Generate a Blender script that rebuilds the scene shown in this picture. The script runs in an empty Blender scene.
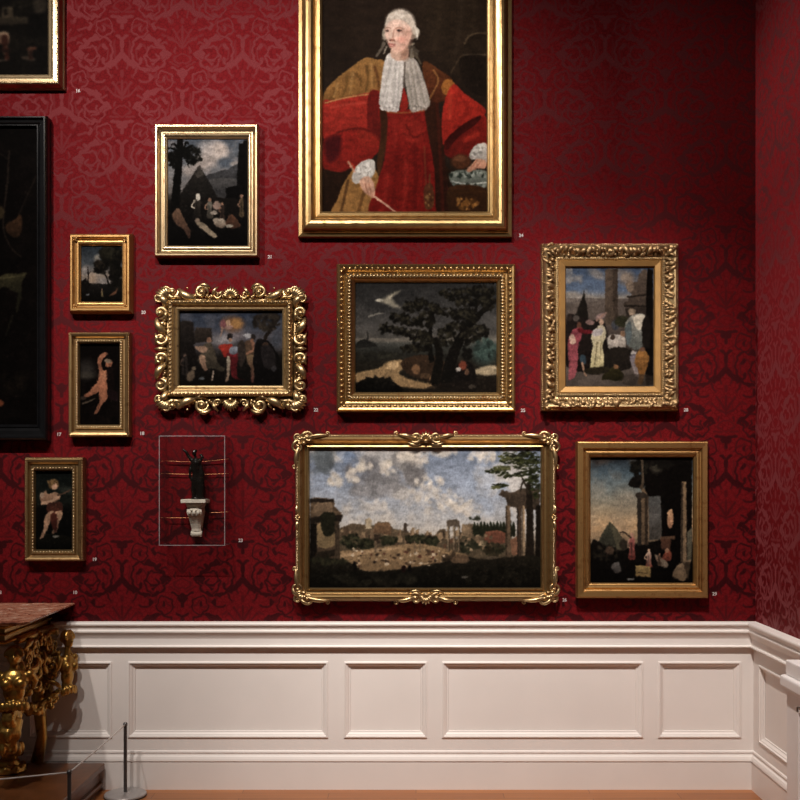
import bpy, bmesh, math, random
import numpy as np
from mathutils import Vector, Matrix
scene = bpy.context.scene
COL = scene.collection
PI = math.pi
D = 5.4            # metres from the camera to the back wall
FPX = 1026.0       # focal length in pixels of an 800 px wide frame
EYE = 1.605
PX, PY = 416.0, 483.0
XR = 1.787         # right wall
def at(px, py, t=0.0):
    """point on the plane t metres in front of the back wall"""
    s = (D - t) / FPX
    return Vector(((px - PX) * s, -t, EYE - (py - PY) * s))
# ---------------------------------------------------------------- nodes
class E:
    """a shader-node scalar with arithmetic"""
    T = None
    def __init__(s, sock): s.s = sock
    @staticmethod
    def op(o, *a, clamp=False):
        n = E.T.nodes.new('ShaderNodeMath'); n.operation = o; n.use_clamp = clamp
        for i, x in enumerate(a):
            if isinstance(x, E): E.T.links.new(x.s, n.inputs[i])
            else: n.inputs[i].default_value = x
        return E(n.outputs[0])
    def __add__(s, o): return E.op('ADD', s, o)
    __radd__ = __add__
    def __sub__(s, o): return E.op('SUBTRACT', s, o)
    def __rsub__(s, o): return E.op('SUBTRACT', o, s)
    def __mul__(s, o): return E.op('MULTIPLY', s, o)
    __rmul__ = __mul__
def new_mat(name):
    m = bpy.data.materials.new(name); m.use_nodes = True
    nt = m.node_tree; b = nt.nodes['Principled BSDF']
    return m, nt, b
def srgb(r, g, b):
    f = lambda c: (c/255/12.92 if c/255 <= .04045 else ((c/255+.055)/1.055)**2.4)
    return (f(r), f(g), f(b), 1)
def N(nt, typ, **kw):
    n = nt.nodes.new(typ)
    for k, v in kw.items():
        if k in n.inputs: n.inputs[k].default_value = v
        else: setattr(n, k, v)
    return n
def ramp(nt, fac, stops):
    r = nt.nodes.new('ShaderNodeValToRGB'); nt.links.new(fac, r.inputs[0])
    e = r.color_ramp.elements
    while len(e) < len(stops): e.new(.5)
    for x, (p, c) in zip(e, stops): x.position = p; x.color = c
    return r
def plain(name, c, rough=.5, metal=0, spec=.5, var=.08, scale=18, bump=0, bscale=60):
    m, nt, b = new_mat(name)
    tc = N(nt, 'ShaderNodeTexCoord')
    no = N(nt, 'ShaderNodeTexNoise', Scale=scale, Detail=5.0); nt.links.new(tc.outputs['Object'], no.inputs['Vector'])
    c0 = tuple(x*(1-var) for x in c[:3])+(1,); c1 = tuple(min(1, x*(1+var)) for x in c[:3])+(1,)
    r = ramp(nt, no.outputs[0], [(.3, c0), (.7, c1)])
    nt.links.new(r.outputs[0], b.inputs['Base Color'])
    b.inputs['Roughness'].default_value = rough; b.inputs['Metallic'].default_value = metal
    b.inputs['Specular IOR Level'].default_value = spec
    if bump:
        n2 = N(nt, 'ShaderNodeTexNoise', Scale=bscale, Detail=4.0); nt.links.new(tc.outputs['Object'], n2.inputs['Vector'])
        bp = N(nt, 'ShaderNodeBump', Strength=bump, Distance=.004); nt.links.new(n2.outputs[0], bp.inputs['Height'])
        nt.links.new(bp.outputs[0], b.inputs['Normal'])
    return m
def gold(name, c, rough=.4, dark=.5, metal=.93, scale=25):
    """burnished gilding worn through to red-brown bole in places"""
    m, nt, b = new_mat(name)
    tc = N(nt, 'ShaderNodeTexCoord')
    no = N(nt, 'ShaderNodeTexNoise', Scale=scale, Detail=8.0, Roughness=.65); nt.links.new(tc.outputs['Object'], no.inputs['Vector'])
    bole = (c[0]*dark, c[1]*dark*.72, c[2]*dark*.6, 1)
    r = ramp(nt, no.outputs[0], [(.28, bole), (.46, tuple(x*.88 for x in c[:3])+(1,)), (.7, c)])
    nt.links.new(r.outputs[0], b.inputs['Base Color'])
    b.inputs['Metallic'].default_value = metal
    rr = N(nt, 'ShaderNodeMapRange'); nt.links.new(no.outputs[0], rr.inputs[0])
    rr.inputs[3].default_value = rough+.15; rr.inputs[4].default_value = rough-.05
    nt.links.new(rr.outputs[0], b.inputs['Roughness'])
    n2 = N(nt, 'ShaderNodeTexNoise', Scale=140.0, Detail=3.0); nt.links.new(tc.outputs['Object'], n2.inputs['Vector'])
    bp = N(nt, 'ShaderNodeBump', Strength=.25, Distance=.002); nt.links.new(n2.outputs[0], bp.inputs['Height'])
    nt.links.new(bp.outputs[0], b.inputs['Normal'])
    return m
# ---- silk damask: figure and ground of one cloth, drawn with distance fields
DU, DV, UNIT = 302., 525., .0010526
DAMASK = [

 (1,'seg',0,-162,66,-112,15),(1,'seg',66,-112,132,-86,9),(1,'ell',162,-94,22,10,-.5),(1,'seg',0,-190,0,-160,8),
 (1,'ell',160,16,28,16,-.5),(1,'seg',140,28,78,82,8),(1,'ell',76,86,23,14,-.6),(1,'seg',62,98,92,124,5),
 (1,'ell',0,186,28,20,0),(1,'seg',0,180,50,162,6),(1,'seg',0,190,0,226,8),
 (1,'ell',0,-224,11,28,0),(1,'seg',0,-240,26,-262,6),
 (1,'seg',58,-236,46,-182,4.5),(1,'seg',46,-182,62,-126,5),(1,'seg',62,-126,112,-94,5),
 (1,'seg',58,-236,98,-256,5),(1,'seg',98,-256,146,-232,5),
 (1,'seg',134,-206,118,-166,5),(1,'seg',118,-166,142,-140,5),(1,'seg',142,-140,168,-142,6),
 (1,'ell',204,-165,11,22,.4),(1,'ell',180,-236,16,10,.6),(1,'seg',180,-236,200,-200,4),
 (1,'ring',136,112,52,56,0,4),(1,'seg',128,92,118,122,5),(1,'seg',118,122,146,140,5),
 (1,'ring',88,224,40,44,0,3.5),(1,'ell',92,222,7,16,.3),
 (1,'ell',160,214,10,22,-.3),(1,'ell',214,60,10,20,-.6),(1,'seg',205,112,226,160,6),
 (.9,'seg',126,-34,86,-32,5),(.9,'seg',76,-92,58,-66,5),(.9,'seg',100,44,78,36,5),(.8,'seg',30,-128,24,-96,4),(.8,'seg',40,88,34,66,4),
 (.7,'seg',0,60,0,-40,5),(.7,'seg',0,44,44,-30,5),(.7,'seg',0,56,74,6,5),(.6,'ell',0,-72,9,16,0),(.55,'ell',52,-62,7,13,-.6),(.55,'ell',92,0,7,12,-1.2),
 (.6,'ring',150,180,22,26,.4,4),(.55,'seg',170,-40,206,-26,5),(.6,'seg',20,150,62,138,4),(.5,'seg',34,-150,40,-236,4),
 (.5,'ring',0,10,34,40,0,3),(.6,'ring',0,116,40,24,0,4),(.6,'ring',96,-180,26,40,.2,4),(.6,'seg',215,-60,262,-24,5),

]
def damask_pattern():
    """node group: (across, up) in pattern units -> 0 on the figure, 1 on the ground"""
    g = bpy.data.node_groups.new('damask_pattern', 'ShaderNodeTree'); E.T = g
    for nm in ('across', 'down'): g.interface.new_socket(nm, in_out='INPUT', socket_type='NodeSocketFloat')
    g.interface.new_socket('ground', in_out='OUTPUT', socket_type='NodeSocketFloat')
    gi = g.nodes.new('NodeGroupInput'); go = g.nodes.new('NodeGroupOutput')
    u = E.op('ABSOLUTE', E.op('WRAP', E(gi.outputs[0]), DU, -DU)); v = E(gi.outputs[1])
    k = 2*PI/DV; sin = lambda a: E.op('SINE', a)
    wu = (sin(v*(k*11)+u*.03)*4.5 + sin(v*(k*19)-u*.05)*2)*sin(u*(PI/DU))
    wv = sin(u*.105+sin(v*(k*3))*1.2)*4.5 + sin(u*.2+v*(k*6))*2
    u = u+wu; v = v+wv
    spaces = [(u, v), (DU-u, v+DV/2)]
    mn = lambda a, b: E.op('MINIMUM', a, b); mxm = lambda a, b: E.op('MAXIMUM', a, b)
    val = E(gi.outputs[1])*0.
    for (t, kind, *p) in DAMASK:
        for (uu, vv) in spaces:
            if kind == 'seg':
                ax, ay, bx, by, r = p; cy = (ay+by)/2
                py = E.op('WRAP', vv-cy, DV/2, -DV/2) - (ay-cy); px = uu-ax
                ex, ey = bx-ax, by-ay; q = ex*ex+ey*ey
                h = mn(mxm(px*(ex/q)+py*(ey/q), 0.), 1.)
                dx = E.op('MULTIPLY_ADD', h, -ex, px); dy = E.op('MULTIPLY_ADD', h, -ey, py)
                d = E.op('SQRT', E.op('MULTIPLY_ADD', dx, dx, dy*dy)) - r
            else:
                cx, cy, rx, ry, ro = p[:5]; dy = E.op('WRAP', vv-cy, DV/2, -DV/2); dx = uu-cx
                c, s = math.cos(ro), math.sin(ro); mm = (rx+ry)/2
                X = E.op('MULTIPLY_ADD', dx, c/rx, dy*(s/rx)); Y = E.op('MULTIPLY_ADD', dx, -s/ry, dy*(c/ry))
                d = (E.op('SQRT', E.op('MULTIPLY_ADD', X, X, Y*Y))-1)*mm
                if kind == 'ring': d = E.op('ABSOLUTE', d)-p[5]
            mk = E.op('MULTIPLY_ADD', d, -1/6., .68)
            if t != 1: mk = mn(mk, 1.)*t
            val = mxm(val, mk)
    g.links.new(mn(val, 1.).s, go.inputs[0]); return g
def damask(name, axis, off_u, off_v):
    m, nt, b = new_mat(name); E.T = nt
    tc = N(nt, 'ShaderNodeTexCoord'); sx = N(nt, 'ShaderNodeSeparateXYZ'); nt.links.new(tc.outputs['Object'], sx.inputs[0])
    x = E(sx.outputs[axis]); z = E(sx.outputs['Z'])
    gn = nt.nodes.new('ShaderNodeGroup'); gn.node_tree = DAM_GROUP
    nt.links.new(((x - off_u)*(1/UNIT)).s, gn.inputs[0]); nt.links.new(((off_v - z)*(1/UNIT)).s, gn.inputs[1])
    val = E(gn.outputs[0])
    # thread grain
    g = N(nt, 'ShaderNodeTexNoise', Scale=420.0, Detail=2.0); nt.links.new(tc.outputs['Object'], g.inputs['Vector'])
    mp = N(nt, 'ShaderNodeMapping'); nt.links.new(tc.outputs['Object'], mp.inputs['Vector']); mp.inputs['Scale'].default_value = (60, 60, 700)
    g2 = N(nt, 'ShaderNodeTexNoise', Scale=1.0, Detail=3.0); nt.links.new(mp.outputs[0], g2.inputs['Vector'])
    gr = E(g.outputs[0])*.5 + E(g2.outputs[0])*.5
    # small veining of the brocaded leaves
    vo = N(nt, 'ShaderNodeTexVoronoi', feature='DISTANCE_TO_EDGE', Scale=46.0); nt.links.new(tc.outputs['Object'], vo.inputs['Vector'])
    vn = E.op('MAXIMUM', E.op('MULTIPLY_ADD', E(vo.outputs['Distance']), -3.8, .38), 0.)
    vm = E.op('MAXIMUM', val, vn)
    mx = N(nt, 'ShaderNodeMix', data_type='RGBA'); nt.links.new(vm.s, mx.inputs['Factor'])
    mx.inputs['A'].default_value = DAM_FIG; mx.inputs['B'].default_value = DAM_GRD
    br = E.op('MULTIPLY_ADD', gr, 1.1, .45)
    hs = N(nt, 'ShaderNodeHueSaturation'); nt.links.new(mx.outputs['Result'], hs.inputs['Color']); nt.links.new(br.s, hs.inputs['Value'])
    nt.links.new(hs.outputs[0], b.inputs['Base Color'])
    ro = E.op('MULTIPLY_ADD', val, DAM_RG-DAM_RF, DAM_RF); nt.links.new(ro.s, b.inputs['Roughness'])
    sp = E.op('MULTIPLY_ADD', val, DAM_SG-DAM_SF, DAM_SF); nt.links.new(sp.s, b.inputs['Specular IOR Level'])
    sh = E.op('MULTIPLY_ADD', val, DAM_SHEEN[1]-DAM_SHEEN[0], DAM_SHEEN[0]); nt.links.new(sh.s, b.inputs['Sheen Weight'])
    b.inputs['Sheen Roughness'].default_value = DAM_SHEEN[2]; b.inputs['Sheen Tint'].default_value = DAM_STINT
    b.inputs['Specular Tint'].default_value = DAM_TINT
    bp = N(nt, 'ShaderNodeBump', Strength=.3, Distance=.0015)
    nt.links.new(gr.s, bp.inputs['Height']); nt.links.new(bp.outputs[0], b.inputs['Normal'])
    return m
DAM_FIG = (.110, .0062, .0080, 1); DAM_GRD = (.008, .0006, .0012, 1)
DAM_RF, DAM_RG, DAM_SF, DAM_SG = .60, .54, .10, .68
DAM_TINT = (1, .17, .19, 1)
DAM_SHEEN = (.02, 1.0, .28); DAM_STINT = (1, .20, .22, 1)     # on the figure, on the ground, roughness
DAM_GROUP = damask_pattern()
# ---------------------------------------------------------------- objects
def tag(o, label=None, cat=None, group=None, kind=None):
    if label: o['label'] = label
    if cat: o['category'] = cat
    if group: o['group'] = group
    if kind: o['kind'] = kind
    return o
def empty(name, loc, rz=0):
    o = bpy.data.objects.new(name, None); o.empty_display_size = .05
    o.location = loc; o.rotation_euler[2] = rz; COL.objects.link(o); return o
def obj(name, bm, mat, parent=None, smooth=False, loc=None, mods=()):
    me = bpy.data.meshes.new(name)
    bmesh.ops.recalc_face_normals(bm, faces=bm.faces); bm.to_mesh(me); bm.free()
    me.materials.append(mat)
    if smooth: me.polygons.foreach_set('use_smooth', [True]*len(me.polygons))
    o = bpy.data.objects.new(name, me); COL.objects.link(o)
    if parent: o.parent = parent
    if loc is not None: o.location = loc
    for kind, kw in mods:
        m = o.modifiers.new(kind.title(), kind)
        for k, v in kw.items(): setattr(m, k, v)
    return o
def struct(name, bm, mat, **kw):
    return tag(obj(name, bm, mat, **kw), kind='structure')
def copy_tree(o, parent=None):
    c = o.copy(); COL.objects.link(c); c.parent = parent
    for ch in list(o.children): copy_tree(ch, c)
    return c
def box(bm, x0, x1, y0, y1, z0, z1):
    v = [bm.verts.new(p) for p in ((x0,y0,z0),(x1,y0,z0),(x1,y1,z0),(x0,y1,z0),(x0,y0,z1),(x1,y0,z1),(x1,y1,z1),(x0,y1,z1))]
    for f in ((0,3,2,1),(4,5,6,7),(0,1,5,4),(1,2,6,5),(2,3,7,6),(3,0,4,7)): bm.faces.new([v[i] for i in f])
def bx(*a):
    bm = bmesh.new(); box(bm, *a); return bm
def quad(bm, *p):
    return bm.faces.new([bm.verts.new(x) for x in p])
def tube(bm, pts, radii, seg=8, flat=1.0, nrm=None):
    """tube along pts; flat squashes it along nrm"""
    pts = [Vector(p) for p in pts]; n = len(pts)
    if not hasattr(radii, '__len__'): radii = [radii]*n
    rings = []; up = None
    for i, p in enumerate(pts):
        t = (pts[min(i+1, n-1)]-pts[max(i-1, 0)]).normalized()
        if nrm is not None: a = Vector(nrm)
        elif up is None: a = Vector((0,0,1)) if abs(t.z) < .9 else Vector((1,0,0))
        else: a = up
        s = t.cross(a)
        s = s.normalized() if s.length > 1e-6 else t.orthogonal().normalized()
        a = s.cross(t).normalized(); up = a
        rings.append([bm.verts.new(p + radii[i]*(math.cos(q)*s + math.sin(q)*a*flat)) for q in (2*PI*j/seg for j in range(seg))])
    for r0, r1 in zip(rings, rings[1:]):
        for j in range(seg): bm.faces.new((r0[j], r0[(j+1)%seg], r1[(j+1)%seg], r1[j]))
    bm.faces.new(rings[0][::-1]); bm.faces.new(rings[-1])
_SPH = {}
def blob(bm, c, ax, u=10, v=7):
    """ellipsoid at c; ax = radii, or a 3x3 matrix of semi-axes"""
    M = Matrix.Diagonal(ax) if not isinstance(ax, Matrix) else ax
    if (u, v) not in _SPH:
        P = [Vector((0,0,1))]+[Vector((math.sin(PI*i/v)*math.cos(2*PI*j/u), math.sin(PI*i/v)*math.sin(2*PI*j/u), math.cos(PI*i/v))) for i in range(1, v) for j in range(u)]+[Vector((0,0,-1))]
        F = [(0, 1+j, 1+(j+1)%u) for j in range(u)]
        F += [(1+i*u+j, 1+(i+1)*u+j, 1+(i+1)*u+(j+1)%u, 1+i*u+(j+1)%u) for i in range(v-2) for j in range(u)]
        F += [(len(P)-1, 1+(v-2)*u+(j+1)%u, 1+(v-2)*u+j) for j in range(u)]
        _SPH[u, v] = P, F
    P, F = _SPH[u, v]; c = Vector(c)
    V = [bm.verts.new(c+M @ p) for p in P]
    for f in F: bm.faces.new([V[i] for i in f])
def lathe(bm, prof, c=(0,0,0), seg=24):
    """prof = (radius, z) list around a vertical axis"""
    c = Vector(c); rings = []
    for r, z in prof: rings.append([bm.verts.new(c+Vector((r*math.cos(2*PI*j/seg), r*math.sin(2*PI*j/seg), z))) for j in range(seg)])
    for a, b in zip(rings, rings[1:]):
        for j in range(seg): bm.faces.new((a[j], a[(j+1)%seg], b[(j+1)%seg], b[j]))
    bm.faces.new(rings[0][::-1]); bm.faces.new(rings[-1])
def spiral(c, r0, r1, a0, turns, n=22, h=0.0):
    """points of a flat spiral in the X-Z plane"""
    out = []
    for i in range(n):
        f = i/(n-1); r = r0+(r1-r0)*f; a = a0+turns*2*PI*f
        out.append(Vector((c[0]+r*math.cos(a), c[1]-h*f, c[2]+r*math.sin(a))))
    return out
REMESH = lambda v: (('REMESH', dict(mode='VOXEL', voxel_size=v, use_smooth_shade=True)), ('SMOOTH', dict(factor=.5, iterations=3)))
PAINT_GAIN = 1.0
LIGHTS = [
 ((-2.5,-3.0,4.8,-1.9,0,3.2,470,80), dict(blend=.9)),
 ((-1.55,-3.0,4.8,-1.7,0,.8,330,44), dict(blend=.9)),
 ((-.7,-3.0,4.8,-.45,0,2.8,440,66), dict(blend=.9)),
 ((.45,-2.8,4.8,1.1,0,.4,930,56), dict(blend=1.)),
 ((1.2,-3.7,4.9,.9,0,3.1,110,56), dict(blend=1.)),
 ((-1.6,-.35,5.3,1.787,-.45,2.9,820,38), dict(blend=1.)),
]
WLO, WMID, WHI, WSTR = (.10,.075,.06,1), (.10,.08,.07,1), (.35,.31,.27,1), .3
EXPO = 0.0
# ---------------------------------------------------------------- painted canvases
def _interp_noise(x, y, seed):
    r = np.random.RandomState(seed).rand(64, 64).astype(np.float32)
    xi = np.floor(x).astype(int); yi = np.floor(y).astype(int); fx = x-xi; fy = y-yi
    fx = fx*fx*(3-2*fx); fy = fy*fy*(3-2*fy); a = lambda i, j: r[(yi+j) % 64, (xi+i) % 64]
    return (a(0,0)*(1-fx)+a(1,0)*fx)*(1-fy)+(a(0,1)*(1-fx)+a(1,1)*fx)*fy
class Paint:
    """a picture laid down in layers of oil colour on a fine grid of vertices"""
    def __init__(s, x0, y0, x1, y1, res, base):
        s.b = (x0, y0, x1, y1); s.W = max(2, int((x1-x0)*res)); s.H = max(2, int((y1-y0)*res))
        s.X, s.Y = np.meshgrid(np.linspace(x0, x1, s.W), np.linspace(y0, y1, s.H))
        s.I = np.zeros((s.H, s.W, 3)); s.I[:] = base; s.o = (0, 0, 1.); s.seed = 1; s.rough = .5; s.touch = .5; s.deep = .30; s.grey = .24
    def frm(s, ox, oy, k): s.o = (ox, oy, k); return s
    def q(s, p): return [(s.o[0]+x/s.o[2], s.o[1]+y/s.o[2]) for x, y in p]
    def noise(s, size, seed=0, octv=4, sx=1.):
        t = 0; a = 1.; n = 0
        for i in range(octv):
            t = t+a*_interp_noise(s.X*sx*2**i/size+7.3*seed, s.Y*2**i/size+3.1*i, seed*13+i); n += a; a *= .55
        return t/n
    def lay(s, m, col, tex=.12, size=5.):
        c = np.array(col, float)
        if tex:
            s.seed += 1; c = c*(1+tex*2*(s.noise(size, s.seed, 3)-.5))[..., None]
        s.I += (c-s.I)*m[..., None]
    def vgrad(s, stops):
        ys = [s.o[1]+p/s.o[2] for p, _ in stops]
        for k in range(3): s.I[..., k] = np.interp(s.Y, ys, [c[k] for _, c in stops])
    def _sub(s, x0, y0, x1, y1):
        W, H, b = s.W, s.H, s.b
        i0 = int((x0-b[0])/(b[2]-b[0])*W)-2; i1 = int((x1-b[0])/(b[2]-b[0])*W)+3
        j0 = int((y0-b[1])/(b[3]-b[1])*H)-2; j1 = int((y1-b[1])/(b[3]-b[1])*H)+3
        return slice(max(0, j0), max(0, min(H, j1))), slice(max(0, i0), max(0, min(W, i1)))
    def _put(s, sl, m, col, col2, tex):
        c = np.zeros(m.shape+(3,)); c[:] = col
        if col2 is not None:
            ys = s.Y[sl]; mm = m > .3
            if mm.any():
                lo, hi = ys[mm].min(), ys[mm].max(); f = np.clip((ys-lo)/(hi-lo+1e-6), 0, 1)[..., None]
                c = c*(1-f)+np.array(col2, float)*f
        if tex:
            s.seed += 1
            n = _interp_noise(s.X[sl]*.7+s.seed, s.Y[sl]*.35, s.seed)*.5+_interp_noise(s.X[sl]*1.7, s.Y[sl]*1.3+s.seed, s.seed+5)*.5
            c = c*(1+tex*2*(n-.5))[..., None]
        s.I[sl] += (c-s.I[sl])*m[..., None]
    @staticmethod
    def smooth(pts, k=4, closed=True):
        n = len(pts); out = []
        P = [np.array(p, float) for p in pts]
        for i in range(n if closed else n-1):
            g = (lambda j: P[j % n]) if closed else (lambda j: P[min(max(j, 0), n-1)])
            a, b, c, d = g(i-1), g(i), g(i+1), g(i+2)
            for t in np.arange(k)/k:
                out.append(tuple(.5*(2*b+(c-a)*t+(2*a-5*b+4*c-d)*t*t+(3*b-a-3*c+d)*t**3)))
        if not closed: out.append(tuple(P[-1]))
        return out
    def poly(s, pts, col, col2=None, soft=1.0, sm=True, tex=.14, al=1.0):
        pts = s.q(pts)
        if sm and len(pts) > 3: pts = s.smooth(pts)
        xs = [p[0] for p in pts]; ys = [p[1] for p in pts]
        sl = s._sub(min(xs)-soft, min(ys)-soft, max(xs)+soft, max(ys)+soft)
        X, Y = s.X[sl], s.Y[sl]
        if X.size == 0: return s
        ins = np.zeros(X.shape, bool); d = np.full(X.shape, 1e9)
        for (ax, ay), (bx_, by) in zip(pts, pts[1:]+pts[:1]):
            if ay != by:
                ins ^= ((ay > Y) != (by > Y)) & (X < (bx_-ax)*(Y-ay)/(by-ay)+ax)
            ex, ey = bx_-ax, by-ay; h = np.clip(((X-ax)*ex+(Y-ay)*ey)/(ex*ex+ey*ey+1e-9), 0, 1)
            d = np.minimum(d, (X-ax-ex*h)**2+(Y-ay-ey*h)**2)
        d = np.sqrt(d); sd = np.where(ins, -d, d)
        s._put(sl, np.clip(.5-sd/soft, 0, 1)*al, col, col2, tex); return s
    def ell(s, cx, cy, rx, ry, col, rot=0., soft=.35, tex=.1, al=1.0, col2=None):
        (cx, cy), = s.q([(cx, cy)]); rx /= s.o[2]; ry /= s.o[2]; R = max(rx, ry)*1.4
        sl = s._sub(cx-R, cy-R, cx+R, cy+R); X, Y = s.X[sl]-cx, s.Y[sl]-cy
        if X.size == 0: return s
        c, n = math.cos(rot), math.sin(rot)
        r = np.sqrt(((X*c+Y*n)/rx)**2+((-X*n+Y*c)/ry)**2)
        s._put(sl, np.clip((1+soft/2-r)/soft, 0, 1)*al, col, col2, tex); return s
    def line(s, pts, w, col, w1=None, soft=.8, tex=.1, al=1.0, sm=True):
        pts = s.q(pts); w /= s.o[2]; w1 = w if w1 is None else w1/s.o[2]
        if sm and len(pts) > 2: pts = s.smooth(pts, closed=False)
        xs = [p[0] for p in pts]; ys = [p[1] for p in pts]; M = max(w, w1)+soft
        sl = s._sub(min(xs)-M, min(ys)-M, max(xs)+M, max(ys)+M); X, Y = s.X[sl], s.Y[sl]
        if X.size == 0: return s
        m = np.zeros(X.shape); n = len(pts)-1
        for i, ((ax, ay), (bx_, by)) in enumerate(zip(pts, pts[1:])):
            ex, ey = bx_-ax, by-ay; h = np.clip(((X-ax)*ex+(Y-ay)*ey)/(ex*ex+ey*ey+1e-9), 0, 1)
            ww = (w+(w1-w)*(i+h)/n)/2
            m = np.maximum(m, np.clip((ww-np.hypot(X-ax-ex*h, Y-ay-ey*h))/soft+.5, 0, 1))
        s._put(sl, m*al, col, None, tex); return s
    def dabs(s, cx, cy, rx, ry, n, size, cols, seed=1, asp=.6, ang=None, al=.9, fill=False):
        """loose touches of the brush over an oval"""
        R = random.Random(seed)
        for _ in range(n):
            a = R.random()*2*PI; r = math.sqrt(R.random())
            z = size*(.6+.8*R.random()); c = R.choice(cols); j = .88+.24*R.random()
            s.ell(cx+rx*r*math.cos(a), cy+ry*r*math.sin(a), z, z*asp, tuple(v*j for v in c), rot=(R.random()*PI if ang is None else ang+(R.random()-.5)*.7), soft=.7, tex=0, al=al)
        return s
    def tree(s, cx, cy, rx, ry, n, size, cols, seed=1, hi=None):
        s.dabs(cx, cy, rx, ry, n, size, cols, seed)
        if hi: s.dabs(cx-rx*.15, cy-ry*.25, rx*.8, ry*.65, n//3, size*.7, hi, seed+3, al=.6)
        return s
    def fig(s, x, y, h, robe, skin=(150,105,80), lean=0., w=.3, robe2=None, head=None):
        """a small clothed staffage figure standing with its feet at (x, y)"""
        t = x+lean*h
        s.poly([(x-w*h*.5,y),(x-w*h*.42,y-h*.35),(t-w*h*.42,y-h*.7),(t-w*h*.25,y-h*.84),(t+w*h*.25,y-h*.84),(t+w*h*.45,y-h*.68),(x+w*h*.4,y-h*.35),(x+w*h*.55,y)], robe, robe2, soft=.7)
        s.ell(t+lean*h*.12, y-h*.91, h*.075, h*.09, head or skin, soft=.5)
        s.line([(t-w*h*.4,y-h*.72),(t-w*h*.75,y-h*.5),(t-w*h*.4,y-h*.42)], h*.07, skin, h*.05)
        s.line([(x-w*h*.1,y-h*.6),(x-w*h*.05,y-h*.05)], h*.05, tuple(v*.55 for v in robe)); return s
    def mesh(s, name, mat, parent, w, h, y, gain=1.0, cx=0., cz=0.):
        W, H = s.W, s.H; res = W/(s.b[2]-s.b[0])
        # touches of the small brush: lights and darks picked out of what lies there
        R = random.Random(W*7+H); x0, y0, x1, y1 = s.b; o = s.o; s.o = (0, 0, 1.)
        for _ in range(int((x1-x0)*(y1-y0)*.42)):
            x = x0+R.random()*(x1-x0); yy = y0+R.random()*(y1-y0); j = min(H-1, int((yy-y0)/(y1-y0)*H)); i = min(W-1, int((x-x0)/(x1-x0)*W))
            c = s.I[j, i]; lum = c.mean(); k = R.choice((.62, .78, 1.22, 1.42)) if lum > 34 else R.choice((.6, .8, 1.25, 1.9))
            k = 1+(k-1)*s.touch*(1 if lum < 70 else .45)
            z = .35+R.random()*.9; s.ell(x, yy, z, z*.45, tuple(np.clip(c*k, 0, 235)), rot=R.random()*PI, soft=.9, tex=0, al=.75)
        s.o = o
        # the drag of the brush: edges wander, colour breaks up along the strokes
        jx = (s.noise(2.2, 51, 3)-.5)*3.0*res*s.rough; jy = (s.noise(2.2, 52, 3)-.5)*3.0*res*s.rough
        gy, gx = np.mgrid[0:H, 0:W]
        s.I = s.I[np.clip((gy+jy).round().astype(int), 0, H-1), np.clip((gx+jx).round().astype(int), 0, W-1)]
        b1 = s.noise(3.2, 61, 4, sx=.45); b2 = s.noise(1.5, 62, 3, sx=2.2)
        s.I = s.I*(1+.34*(b1-.5)+.26*(b2-.5))[..., None]
        k = np.array([1., 2., 1.])/4
        for ax in (0, 1): s.I = sum(w_*np.roll(s.I, d_, ax) for w_, d_ in zip(k, (-1, 0, 1))) if min(H, W) > 8 else s.I
        lum = s.I @ np.array([.3,.59,.11]); s.I = s.I*(np.clip(lum/170, .02, 1)**s.deep)[..., None]
        n = s.noise(1.2, 77, 2); g_ = s.I @ np.array([.3,.59,.11]); s.I = s.I*(1-s.grey)+g_[..., None]*s.grey
        I = np.clip(s.I*(1+.10*(n-.5))[..., None], 0, 255)/255
        L = np.where(I <= .04045, I/12.92, ((I+.055)/1.055)**2.4)*gain
        gx, gz = np.meshgrid(np.linspace(-w/2, w/2, W)+cx, np.linspace(h/2, -h/2, H)+cz)
        co = np.stack([gx, np.full_like(gx, y), gz], -1).reshape(-1, 3).astype(np.float32)
        i = np.arange(W*H).reshape(H, W)
        f = np.stack([i[1:, :-1], i[1:, 1:], i[:-1, 1:], i[:-1, :-1]], -1).reshape(-1, 4).astype(np.int32)
        me = bpy.data.meshes.new(name); nf = len(f)
        me.vertices.add(W*H); me.vertices.foreach_set('co', co.ravel())
        me.loops.add(nf*4); me.loops.foreach_set('vertex_index', f.ravel())
        me.polygons.add(nf); me.polygons.foreach_set('loop_start', np.arange(0, nf*4, 4, dtype=np.int32))
        me.update(calc_edges=True)
        a = me.color_attributes.new('paint', 'FLOAT_COLOR', 'POINT')
        a.data.foreach_set('color', np.concatenate([np.clip(L, 0, 1).reshape(-1, 3), np.ones((W*H, 1))], 1).astype(np.float32).ravel())
        me.materials.append(mat)
        o = bpy.data.objects.new(name, me); COL.objects.link(o); o.parent = parent
        return o
def canvas_material():
    m, nt, b = new_mat('varnished_oil_paint')
    a = N(nt, 'ShaderNodeAttribute', attribute_name='paint'); nt.links.new(a.outputs['Color'], b.inputs['Base Color'])
    b.inputs['Roughness'].default_value = .5; b.inputs['Specular IOR Level'].default_value = .006
    tc = N(nt, 'ShaderNodeTexCoord'); n2 = N(nt, 'ShaderNodeTexNoise', Scale=500.0, Detail=2.0); nt.links.new(tc.outputs['Object'], n2.inputs['Vector'])
    bp = N(nt, 'ShaderNodeBump', Strength=.12, Distance=.001); nt.links.new(n2.outputs[0], bp.inputs['Height']); nt.links.new(bp.outputs[0], b.inputs['Normal'])
    return m
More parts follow.
